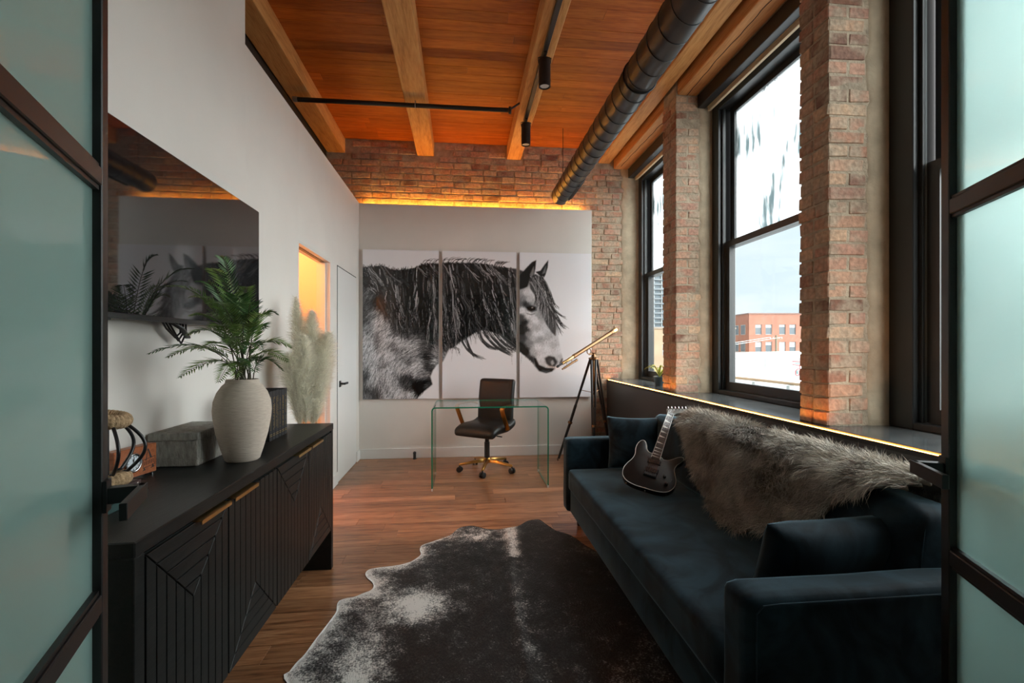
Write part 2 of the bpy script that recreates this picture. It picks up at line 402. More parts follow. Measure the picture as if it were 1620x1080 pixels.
def pillow(M, a, b, T, n=22, seed=0, pinch=.07):
    """knife-edge cushion in its own plane: width 2a, height 2b, thickness T; M places it"""
    mb = MB(); vs = []; fs = []
    for sgn in (1, -1):
        o = len(vs)
        for i in range(n+1):
            for j in range(n+1):
                u = -1+2*i/n; v = -1+2*j/n
                u = math.copysign(abs(u)**.75, u); v = math.copysign(abs(v)**.75, v)
                x = a*u*(1-pinch*(1-v*v)); y = b*v*(1-pinch*(1-u*u))
                h = T/2*max(0, (1-u**4)*(1-v**4))**.55
                e = max(abs(u), abs(v))
                wr = .010*mnoise.noise(Vector((x*16+seed, y*5, sgn*3.)))*(e**2)*(1-e**8)
                wr += .007*mnoise.noise(Vector((x*4+seed, y*4, sgn*7.)))*(1-e**6)
                vs.append(M @ Vector((x, y, sgn*(h+wr if e < .999 else 0))))
        for i in range(n):
            for j in range(n):
                q = (o+i*(n+1)+j, o+(i+1)*(n+1)+j, o+(i+1)*(n+1)+j+1, o+i*(n+1)+j+1)
                fs.append(q if sgn > 0 else q[::-1])
    return mb.add(vs, fs)

def inset(poly, d):
    """inset a convex 2d polygon by d"""
    n = len(poly); area = sum(poly[i][0]*poly[(i+1)%n][1]-poly[(i+1)%n][0]*poly[i][1] for i in range(n))
    if area < 0: poly = poly[::-1]
    L = []
    for i in range(n):
        x0, y0 = poly[i]; x1, y1 = poly[(i+1)%n]; dx, dy = x1-x0, y1-y0; l = math.hypot(dx, dy)
        if l < 1e-9: continue
        nx, ny = -dy/l, dx/l; L.append((x0+nx*d, y0+ny*d, dx/l, dy/l))
    out = []; n = len(L)
    for i in range(n):
        x0, y0, dx0, dy0 = L[i-1]; x1, y1, dx1, dy1 = L[i]
        den = dx0*dy1-dy0*dx1
        if abs(den) < 1e-9: out.append((x1, y1)); continue
        t = ((x1-x0)*dy1-(y1-y0)*dx1)/den; out.append((x0+dx0*t, y0+dy0*t))
    return out

def tag(o, label, cat=None, group=None, kind=None):
    o['label'] = label
    if cat: o['category'] = cat
    if group: o['group'] = group
    if kind: o['kind'] = kind
    return o
def thing(name, label, cat, loc, group=None, kind=None):
    o = bpy.data.objects.new(name, None); COL.objects.link(o); o.location = loc; o.empty_display_size = .1
    return tag(o, label, cat, group, kind)
def struct(o, label): o['kind'] = 'structure'; o['label'] = label; return o
def text_part(body, size, M, material, parent, name='lettering', extrude=.0004, align='CENTER', sx=1.0):
    """letters turned into a mesh"""
    cu = bpy.data.curves.new('t', 'FONT'); cu.body = body; cu.size = size; cu.extrude = extrude; cu.align_x = align; cu.align_y = 'CENTER'; cu.resolution_u = 3
    ob = bpy.data.objects.new('t', cu); COL.objects.link(ob)
    dg = bpy.context.evaluated_depsgraph_get(); me = bpy.data.meshes.new_from_object(ob.evaluated_get(dg))
    bpy.data.objects.remove(ob)
    mb = MB(); mb.add([M @ Vector((v.co.x*sx, v.co.y, v.co.z)) for v in me.vertices], [tuple(p.vertices) for p in me.polygons])
    return mb.build(name, material, parent)
def frame(o, x, y):
    """matrix with local x, y axes and origin"""
    x = Vector(x).normalized(); y = Vector(y); y = (y-x*y.dot(x)).normalized(); z = x.cross(y)
    M = Matrix((x, y, z)).transposed().to_4x4(); M.translation = Vector(o); return M

# ------------------------------------------------------------------ dimensions of the room (metres; camera at the origin, depth = +y)
XL, XR = -1.17, 1.80          # left wall face, knee wall face
YB, YW = 5.80, 5.65           # brick wall, white half wall
YF = .38                      # wall with the double doors
ZC = 3.74                     # underside of ceiling boards
ZB = 3.57                     # underside of beams
ZH = 2.94                     # top of the half walls
ZS = .89                      # sill top
XG = 2.20                     # face of window frames
PIERS = [(4.02, 4.29), (2.265, 2.475), (.55, .76)]

# ------------------------------------------------------------------ floor
fl = MB().box(-3.2, 2.5, -2.2, 6.1, -.12, -.018).build('floor', mat('subfloor', (.03, .015, .008), .8)); struct(fl, 'dark brown hardwood floor of long boards')
row = 0; y = YF+.02; wpl = .127
while y < YB:
    x = -1.29 - random.random()*.9
    while x < XR+.05:
        ln = random.uniform(.75, 1.7); x0 = max(x, -1.29); x1 = min(x+ln, XR+.05)
        if x1-x0 > .05:
            MB().box(x0+.0006, x1-.0006, y+.0005, y+wpl-.0005, -.018, random.uniform(-.0005, 0)).build('floor_plank', floor_wood, fl, bevel=.0009)
        x += ln
    y += wpl; row += 1
for x0, x1, y0, y1 in ((-3.2, 2.5, -2.2, YF+.02), (-3.2, -1.29, YF+.02, 6.1)):
    MB().box(x0, x1, y0, y1, -.018, -.001).build('floor_slab', floor_wood, fl)

# ------------------------------------------------------------------ ceiling with boards
ce = MB().box(-3.2, 2.5, -2.2, 6.1, ZC+.02, ZC+.14).build('ceiling', mat('roof_deck', (.12, .05, .02), .8)); struct(ce, 'warm orange timber board ceiling')
y = 2.55; wc = .118
while y < YB:
    x = -3.2-random.random()
    while x < 2.35:
        ln = random.uniform(1.6, 2.9); x0 = max(x, -3.2); x1 = min(x+ln, 2.35)
        if x1-x0 > .05 and x1 > -1.7:
            MB().box(x0+.0005, x1-.0005, y+.0006, y+wc-.0006, ZC+random.uniform(-.001, .001), ZC+.02).build('ceiling_board', ceil_wood, ce, bevel=.0016)
        x += ln
    y += wc
MB().box(-3.2, 2.35, -2.2, 2.55, ZC, ZC+.02).build('ceiling_panel', ceil_wood, ce)

for nm, x0, x1, lab in (('ceiling_beam', -1.565, -1.36, 'square timber ceiling beam over the left wall top'), ('ceiling_beam', -.525, -.325, 'pale timber ceiling beam crossed by the black pipe clip'),
                        ('ceiling_beam', .55, .72, 'timber ceiling beam carrying the black track lights'), ('ceiling_beam', 1.69, 1.84, 'timber ceiling beam just right of the black duct')):
    mb = MB(); n = 30
    for i in range(n):  # hand-sawn faces: slightly uneven along the length
        pass
    mb.box(x0, x1, .0, YB+.02, ZB, ZC)
    o = mb.build(nm, beam_wood, bevel=.008, seg=2); tag(o, lab, 'beam', 'ceiling beams')
so = MB().box(-2.3, -1.575, .4, YB, 3.30, 3.40).build('ceiling_gap_shade', shade_channel_black); struct(so, 'black block added as shade above the left partition wall')  # added black block paints the darkness of the unlit room beyond
MB().box(-1.66, -1.575, .4, YB, 3.40, ZC).build('gap_shade_face', shade_channel_black, so)

# ------------------------------------------------------------------ left wall with pocket doorway, far flush door
wl = thing('wall_left', 'white painted left partition wall', None, (XL, 3, 0), kind='structure')
DW0, DW1, DH = 3.60, 4.45, 2.06
for b in ((XL-.12, XL, YF-.1, 2.74, 0, ZC), (XL-.12, XL, 2.74, DW0, 0, ZH), (XL-.12, XL, DW1, YB, 0, ZH), (XL-.12, XL, DW0, DW1, DH, ZH)):
    MB().box(*b).build('wall_section', wall_white, wl)
# outer shell behind the partition
ws = MB().box(-3.3, -3.2, -2.2, 6.1, 0, ZC+.1).build('wall_outer', wall_white); struct(ws, 'far wall of the dark room behind the partition')
# lit small room behind the pocket door
br = thing('wall_closet', 'small side room glowing orange behind the pocket doorway', None, (-2, 4, 0), kind='structure')
warm_wall = mat('side_room_paint', (.72, .66, .58), .6)
for b in ((-2.55, -2.45, 3.1, 5.2, 0, 2.5), (-2.45, XL-.12, 3.1, 3.2, 0, 2.5), (-2.45, XL-.12, 4.62, 4.72, 0, 2.5), (-2.55, XL-.12, 3.1, 5.2, 2.5, 2.56)):
    MB().box(*b).build('wall_section', warm_wall, br)
cl = thing('ceiling_lamp', 'orange flush ceiling lamp inside the side room', 'lamp', (-1.9, 4.0, 2.42))
MB().lathe([(.16, 2.42), (.17, 2.44), (.17, 2.5)], (-1.9, 4.0, 0), 24).build('lamp_body', trim_white, cl)
MB().lathe([(.001, 2.405), (.10, 2.41), (.15, 2.42)], (-1.9, 4.0, 0), 24).build('diffuser', emis('warm_diffuser', (1, .42, .10), 3), cl)
ld = bpy.data.lights.new('side_room_light', 'POINT'); ld.energy = 46; ld.color = (1, .37, .11); ld.shadow_soft_size = .12
lo = bpy.data.objects.new('side_room_light', ld); COL.objects.link(lo); lo.location = (-1.9, 3.9, 2.25)
# pocket door: jamb lining, track slot, door edge with pull
pd = thing('door_3', 'white pocket door slid open with black edge pull', None, (XL-.06, DW1, 0), kind='structure')
MB().box(XL-.119, XL-.002, DW1-.012, DW1, 0, DH).build('jamb', trim_white, pd)
MB().box(XL-.119, XL-.002, DW0, DW0+.012, 0, DH).build('jamb', trim_white, pd)
MB().box(XL-.119, XL-.002, DW0+.012, DW1-.012, DH-.012, DH).build('jamb_head', trim_white, pd)
MB().box(XL-.075, XL-.045, DW0+.012, DW1-.012, DH-.016, DH-.010).build('track', black_metal, pd)
MB().box(XL-.080, XL-.040, DW1-.035, DW1-.012, .01, DH-.016).build('door_edge', trim_white, pd)
MB().box(XL-.0405, XL-.037, DW1-.037, DW1-.014, .98, 1.10).build('pull', black_metal, pd)
# flush door
fd = thing('door_4', 'white flush door with black lever near the far corner', None, (XL, 5.08, 0), kind='structure')
MB().box(XL-.004, XL+.006, 4.68, 5.48, .012, 2.055).build('leaf', trim_white, fd, bevel=.002)
for b in ((4.67, 4.6795), (5.4805, 5.49)): MB().box(XL, XL+.002, *b, .0, 2.065).build('reveal_gap', mat('shadow_gap', (.05, .05, .05), .8), fd)
MB().box(XL, XL+.002, 4.67, 5.49, 2.0555, 2.065).build('reveal_gap', MATS['shadow_gap'], fd)
lv = MB().box(XL+.006, XL+.014, 4.725, 4.775, .905, .965).build('lever_plate', black_metal, fd, bevel=.002)
MB().cyl((XL+.014, 4.75, .937), (XL+.055, 4.75, .937), .010, 12).box(XL+.045, XL+.06, 4.74, 4.87, .927, .947).build('lever', black_metal, lv, bevel=.002)
# baseboards
bb = MB().box(XL, XL+.014, 5.50, YW, 0, .115).build('baseboard_left', trim_white, bevel=.003); struct(bb, 'short white baseboard beside the flush door')
MB().box(XL, XL+.014, YF, DW0-.0, 0, .115).build('baseboard_run', trim_white, bb, bevel=.003)
MB().box(XL, XL+.014, DW1+.0, 4.66, 0, .115).build('baseboard_run', trim_white, bb, bevel=.003)

# ------------------------------------------------------------------ white half wall at the back
wb = MB().box(XL, 1.565, YW, YB-.02, 0, ZH).build('wall_panel', wall_white, bevel=.003); wb.name = 'wall_back'; struct(wb, 'white half-height back wall behind the horse panels')
b2 = MB().box(XL+.014, 1.565, YW-.014, YW, 0, .115).build('baseboard_back', trim_white, bevel=.003); struct(b2, 'white baseboard along the back half wall')
led_back = MB().box(XL+.02, 1.50, YW+.088, YW+.100, ZH+.001, ZH+.008).build('led_strip', emis('led_amber', (1, .42, .05), 85)); tag(led_back, 'amber LED strip hidden on top of the white half wall', 'light strip')

# ------------------------------------------------------------------ brick back wall
wk = MB().box(-3.2, 2.2, YB+.004, YB+.25, 0, ZC+.1).build('wall_brick', mortar); wk.name = 'wall_far'; struct(wk, 'exposed common-brick wall with rough mortar behind the half wall')
BRV = []
for k in range(7):
    bm = bmesh.new(); bmesh.ops.create_cube(bm, size=1.0)
    for v in bm.verts:
        v.co += Vector((random.uniform(-.022, .022), random.uniform(-.0, .05), random.uniform(-.07, .07)))
    bmesh.ops.bevel(bm, geom=list(bm.edges), offset=.045, segments=1, affect='EDGES')
    me = bpy.data.meshes.new('brick'); bm.to_mesh(me); bm.free(); me.materials.append(brick_mat); BRV.append(me)
def brick(parent, x0, x1, y0, y1, z0, z1, rz=0):
    o = bpy.data.objects.new('brick', random.choice(BRV)); COL.objects.link(o); o.parent = parent
    o.location = Vector(((x0+x1)/2, (y0+y1)/2, (z0+z1)/2)) - parent.location
    o.scale = (x1-x0, y1-y0, z1-z0)
    if rz: o.rotation_euler = (0, 0, rz); o.scale = (y1-y0, x1-x0, z1-z0)
    return o
CH = .0745; nb = 0
for c in range(int(ZC/CH)):
    z0 = c*CH; z1 = z0+CH-.011+random.uniform(-.004, .002)
    if z1 > ZC: break
    hi = z1 > ZH-.05
    off = (.108 if c % 2 else 0)+random.uniform(-.02, .02)
    x = -1.62+off-.2
    xend = 2.02 if c % 2 else 1.96
    if not hi and z1 < ZS: xend = 1.80
    while x < xend-.05:
        L = random.choice((.205, .205, .205, .20, .215, .105, .15))
        x1 = min(x+L, xend); lo = -1.64 if hi else 1.50
        inside = any(bx0-.01 < x1 and x < bx1+.01 and z1 > ZB-.01 for bx0, bx1 in ((-1.565, -1.36), (-.525, -.325), (.55, .72), (1.69, 2.1)))
        if x1 > lo and x1-x > .05 and not inside:
            d = random.uniform(.004, .013)
            brick(wk, x, x1, YB-d, YB+.06, z0+.004, z1); nb += 1
        x += L+.011
# plaster strip where the wall turns to the window
mb = MB(); vs = []; fs = []; nzz = 60
for i in range(nzz+1):
    z = ZS+(3.5-ZS)*i/nzz; e = 1.985+.03*mnoise.noise(Vector((0, 0, z*7)))+.02*mnoise.noise(Vector((3, 0, z*22)))
    for xx, yy in ((e, YB+.002), (e+.015, YB-.012), (2.10, YB-.016), (2.22, YB-.012)): vs.append((xx, yy+.003*mnoise.noise(Vector((xx*20, 0, z*12))), z))
for i in range(nzz):
    for j in range(3): fs.append((i*4+j, i*4+j+1, (i+1)*4+j+1, (i+1)*4+j))
mb.add(vs, fs).build('plaster_strip', plaster, wk, smooth=60)

# ------------------------------------------------------------------ right wall: knee wall, sill, piers, header, lintel
wr = thing('wall_right', 'window wall with charcoal knee wall and brick piers', None, (2.0, 3, 0), kind='structure')
MB().box(XR, 2.45, -.2, YB, 0, ZS-.03).build('knee_wall', charcoal, wr)
MB().box(XR+.022, XG+.06, YF, YB, ZS-.03, ZS).build('sill', stone, wr, bevel=.002)
MB().box(XR+.0, XR+.022, YF, YB, ZS-.03, ZS-.012).build('led_channel', shade_channel_black, wr)
MB().box(XR+.0, XR+.005, YF, YB, ZS-.012, ZS-.008).build('led_lip', shade_channel_black, wr)
MB().box(2.195, 2.45, -.2, YB, 3.42, ZC).build('header', mortar, wr)
MB().box(2.062, 2.195, -.2, YB, 3.505, ZC).build('header_soffit', mortar, wr)
for p0, p1 in PIERS[:2]:
    MB().box(1.874, 2.34, p0+.003, p1-.006, ZS, ZC).build('pier_core', mortar, wr)
    # plaster smear over the inner half of the reveal
    vs = []; fs = []; n = 70; zt = 3.44
    for i in range(n+1):
        z = ZS+(zt-ZS)*i/n
        e = 2.085+.028*mnoise.noise(Vector((p0, 0, z*9)))+.018*mnoise.noise(Vector((p0+5, 0, z*28)))
        for xx, dy in ((e, .004), (e+.012, -.006), (2.15, -.009), (2.235, -.004), (2.255, .01)):
            vs.append((xx, p0+dy+.002*mnoise.noise(Vector((xx*25, p0, z*18))), z))
    for i in range(n):
        for j in range(4): fs.append((i*5+j, i*5+j+1, (i+1)*5+j+1, (i+1)*5+j))
    MB().add(vs, fs).build('plaster_reveal', plaster, wr, smooth=60)
    c = 0; z = ZS+.004
    ZT = 3.49
    while z < ZT-.03:
        h = random.uniform(.055, .066); z1 = min(z+h, ZT); j = lambda: random.uniform(-.004, .004)
        if c % 2 == 0:
            brick(wr, 1.868+j(), 2.07+j()*4, p0-.003+j(), p0+.10, z, z1)
            brick(wr, 1.868+j(), 2.00, p0+.112, p1+.002+j(), z, z1, rz=0)
        else:
            s = p0+(p1-p0)*random.uniform(.42, .6)
            brick(wr, 1.868+j(), 1.972, p0-.003+j(), s-.005, z, z1)
            brick(wr, 1.868+j(), 1.972, s+.005, p1+.002+j(), z, z1)
            brick(wr, 1.984, 2.09+j()*5, p0-.002+j(), p0+.09, z, z1)
        z += h+.0115; c += 1
    MB().box(1.874, 2.06, p0, p1, 3.49, 3.50).build('mortar_bed', mortar, wr)
MB().box(1.86, 2.45, -.2, .76, ZS, ZC).build('near_wall_block', mortar, wr)
li = MB().box(1.885, 2.06, .0, YB, 3.50, ZC).build('lintel_timber', lintel_wood, bevel=.01, seg=2); tag(li, 'long cracked timber lintel above the windows', 'beam')
# drying crack along the lintel
pts = []; yy = 1.0
while yy < YB-.1:
    pts.append((1.96+.035*mnoise.noise(Vector((yy*.8, 0, 0)))+.012*mnoise.noise(Vector((yy*7, 2, 0))), yy, 3.4995)); yy += .05
mb = MB(); mb.strap(pts, .006, .002, (1, 0, 0)); mb.build('crack', mat('crack_shadow', (.03, .012, .005), .9), li)
led_sill = MB().box(XR+.009, XR+.014, YF+.1, YB-.02, ZS-.012, ZS-.0075).build('led_strip', emis('led_sill_amber', (1, .36, .06), 55)); tag(led_sill, 'glowing amber LED strip along the dark window sill edge', 'light strip')

# ------------------------------------------------------------------ windows (double hung)
def window(idx, y0, y1, label, fw=.10):
    w = thing('window_%d' % idx, label, None, (XG, (y0+y1)/2, ZS), kind='structure')
    zt = 3.42; X0, X1 = XG, XG+.16
    for a, b, c_, d in ((y0, y0+fw, ZS, zt), (y1-fw, y1, ZS, zt), (y0+fw, y1-fw, zt-.085, zt), (y0+fw, y1-fw, ZS, ZS+.035)):
        MB().box(X0, X1, a, b, c_, d).build('frame', win_black, w, bevel=.004)
    for a, b in ((y0+fw, y0+fw+.02), (y1-fw-.02, y1-fw)):
        MB().box(X0+.03, X0+.045, a, b, ZS+.035, zt-.085).build('stop', win_black, w, bevel=.002)
        MB().box(X0+.045, X0+.055, a, b, ZS+.035, zt-.085).build('liner', mat('grey_liner', (.12, .135, .135), .3), w)
    mid = 2.165; a, b = y0+fw+.02, y1-fw-.02; st = .062
    # lower sash (room side), upper sash (outer)
    for nm, xa, za, zb, g in (('lower_sash', X0+.055, ZS+.036, mid+.025, win_glass), ('upper_sash', X0+.10, mid-.025, zt-.086, win_fog)):
        xb = xa+.042
        s = MB().box(xa, xb, a, a+st, za, zb).box(xa, xb, b-st, b, za, zb).box(xa, xb, a+st, b-st, zb-.05, zb).box(xa, xb, a+st, b-st, za, za+(.07 if nm[0] == 'l' else .05)).build(nm, win_black, w)
        MB().box(xa+.016, xa+.022, a+st-.004, b-st+.004, za+.045, zb-.045).build('pane', g, s)
    return w
window(1, 4.295, YB-.02, 'far black double-hung window beside the telescope')
window(2, 2.48, 4.015, 'middle black double-hung window with streaked condensation')
window(3, .77, 2.26, 'near black double-hung window behind the frosted door', fw=.135)
cream = mat('cream_shade', (.58, .46, .30), .7)
for y0, y1, lab in ((4.30, YB-.03, 'black roller shade cassette with tan fabric over the far window'), (2.49, 4.01, 'black roller shade cassette with tan fabric over the middle window'), (.78, 2.25, 'roller shade cassette over the near window behind the door')):
    t = thing('roller_shade', lab, 'window shade', (2.11, (y0+y1)/2, 3.40), 'roller shades')
    MB().box(2.062, 2.135, y0, y1, 3.385, 3.50).build('cassette', black_metal, t, bevel=.004)
    MB().cyl((2.165, y0+.02, 3.405), (2.165, y1-.02, 3.405), .026, 14).build('fabric_roll', cream, t, smooth=40)
    MB().box(2.145, 2.17, y0+.02, y1-.02, 3.355, 3.385).build('hem_bar', cream, t, bevel=.003)

# ------------------------------------------------------------------ hall behind the camera and front wall
wf = thing('wall_front', 'white wall around the double doorway', None, (0, YF, 0), kind='structure')
hall = mat('hall_paint', (.45, .44, .42), .7)
for b in ((-1.29, -.53, YF-.12, YF, 0, ZC), (.93, 2.45, YF-.12, YF, 0, ZC), (-.53, .93, YF-.12, YF, 2.46, ZC)): MB().box(*b).build('wall_section', wall_white, wf)
wh = thing('wall_hall', 'plain hallway walls behind the doorway', None, (0, -1.5, 0), kind='structure')
for b in ((-3.2, 2.5, -2.2, -2.1, 0, ZC+.1), (-1.40, -1.29, -2.1, YF, 0, ZC), (2.35, 2.45, -2.1, -.2, 0, ZC)): MB().box(*b).build('wall_section', hall, wh)
dfm = MB().box(-.53, -.49, YF-.12, YF+.005, 0, 2.46).box(.89, .93, YF-.12, YF+.005, 0, 2.46).box(-.49, .89, YF-.12, YF+.005, 2.42, 2.46).build('trim_1', black_steel); struct(dfm, 'black steel frame of the double doorway')

def french_door(idx, edge, d, side, label):
    """edge = free edge point on the floor, d = direction from hinge to free edge, side = +1 room normal to the right of d"""
    ex, ey = edge; d = Vector((d[0], d[1], 0)).normalized(); nrm = Vector((d.y, -d.x, 0))*side
    W = .664; M = frame((ex, ey, 0)-d*W if False else Vector((ex, ey, 0))-d*W, d, (0, 0, 1))
    # local: x along the leaf, y up, z = d x up
    sgn = 1 if (M.to_3x3() @ Vector((0,0,1))).dot(nrm) > 0 else -1
    t = thing('door_%d' % idx, label, None, (ex-d.x*W/2, ey-d.y*W/2, .005), kind='structure')
    H = 2.40; T = .019; s = .034
    def bx(x0, x1, y0, y1, z0, z1): return MB().box(x0, x1, y0, y1, min(z0*sgn, z1*sgn), max(z0*sgn, z1*sgn)).xf(M)
    bx(W-s, W, .006, H, -T, T).build('stile', black_steel, t, bevel=.002)
    bx(0, s, .006, H, -T, T).build('stile', black_steel, t, bevel=.002)
    zs = [.006, .80, 1.60, H-.034]
    for k, z in enumerate(zs): bx(s, W-s, z, z+.034, -T, T).build('rail', black_steel, t, bevel=.002)
    for k in range(3):
        bx(s-.006, W-s+.006, zs[k]+.030, zs[k+1]+.004, -.004, .004).build('pane', frost, t)
        # glazing bead
        for zz in (zs[k]+.034, zs[k+1]-.008): bx(s, W-s, zz, zz+.008, .004, .014).build('bead', black_steel, t)
    for fc in (1, -1):
        o = T*fc
        h = bx(W-.034, W-.004, .985, 1.045, o, o+.006*fc).build('handle_plate', black_steel, t)
        a0, a1 = sorted((o+.006*fc, o+.062*fc)); bx(W-.030, W-.008, 1.0, 1.03, a0, a1).build('handle_neck', black_steel, h, bevel=.001)
        a0, a1 = sorted((o+.052*fc, o+.064*fc)); bx(W-.150, W-.008, 1.0, 1.03, a0, a1).build('lever', black_steel, h, bevel=.001)
    return t
french_door(1, (-.700, 1.0), (-.34, .94), 1, 'left black steel door with frosted teal panes, swung open')
french_door(2, (1.138, 1.005), (.407, .914), -1, 'right black steel door with frosted pale panes, swung open')

# ------------------------------------------------------------------ sofa
SX0, SX1, SY0, SY1 = .75, 1.74, 1.20, 3.50
sf = thing('sofa', 'long navy velvet sofa under the window sill', 'sofa', (1.25, 2.35, 0))
MB().box(SX0+.03, SX1, SY0+.02, SY1-.02, .10, .27).build('base', velvet, sf, bevel=.012, seg=2, smooth=40)
for y0, y1 in ((SY0, SY0+.125), (SY1-.125, SY1)):
    softbox(SX0, SX1, y0, y1, .10, .63, r=.03, n=18, nz=.004, nsc=5).build('arm', velvet, sf, smooth=60)
    # welt seam running round the outside of the arm
    yo = y0-.002 if y0 < 2 else y1+.002
    MB().tube([(SX0+.03, yo, .14), (SX0+.03, yo, .585), (SX0+.05, yo, .606), (SX0+.10, yo, .609), (SX1-.03, yo, .609)], .0022, 6).build('seam', velvet, sf)
softbox(1.50, SX1+.01, SY0+.12, SY1-.12, .12, .70, r=.04, n=14).build('back', velvet, sf, smooth=60)
softbox(SX0+.005, 1.53, SY0+.127, SY1-.127, .272, .425, r=.035, n=30, puff=(0, 0, .012), nz=.006, nsc=5).build('seat_cushion', velvet, sf, smooth=60)
ym = (SY0+SY1)/2
for y0, y1 in ((SY0+.13, ym-.004), (ym+.004, SY1-.13)):
    bc = softbox(1.34, 1.53, y0, y1, .425, .80, r=.05, n=18, puff=(.02, 0, .015), nz=.012, nsc=4)
    # lean the cushion back
    M = Matrix.Translation((1.43, 0, .425)) @ Matrix.Rotation(R(8), 4, 'Y') @ Matrix.Translation((-1.43, 0, -.425))
    bc.xf(M).build('back_cushion', velvet, sf, smooth=60)
    for xx in (1.362, 1.51):
        MB().tube([(xx+.012, y0+.028, .46), (xx+.03, y0+.006, .5), (xx+.06, y0+.004, .74), (xx+.068, y0+.03, .79)], .003, 6).build('piping', velvet, sf, smooth=60)
for xx in (SX0+.10, SX1-.08):
    for yy in (SY0+.10, SY1-.10): MB().lathe([(.016, 0), (.024, .10)], (xx, yy, 0), 12).build('leg', black_plastic, sf, smooth=40)

# cushions on the sofa
Mn = frame((1.205, 1.470, .580), (1, .10, -.02), (0, -.30, 1))
pil = pillow(Mn, .270, .168, .15, seed=1).build('cushion', velvet, smooth=80); tag(pil, 'navy velvet throw cushion leaning on the near sofa arm', 'cushion')
Mf = frame((1.235, 3.285, .615), (1, -.22, 0), (0, .34, 1))
pil2 = pillow(Mf, .205, .185, .13, seed=5).build('cushion', velvet, smooth=80); tag(pil2, 'navy velvet cushion behind the guitar at the far arm', 'cushion')

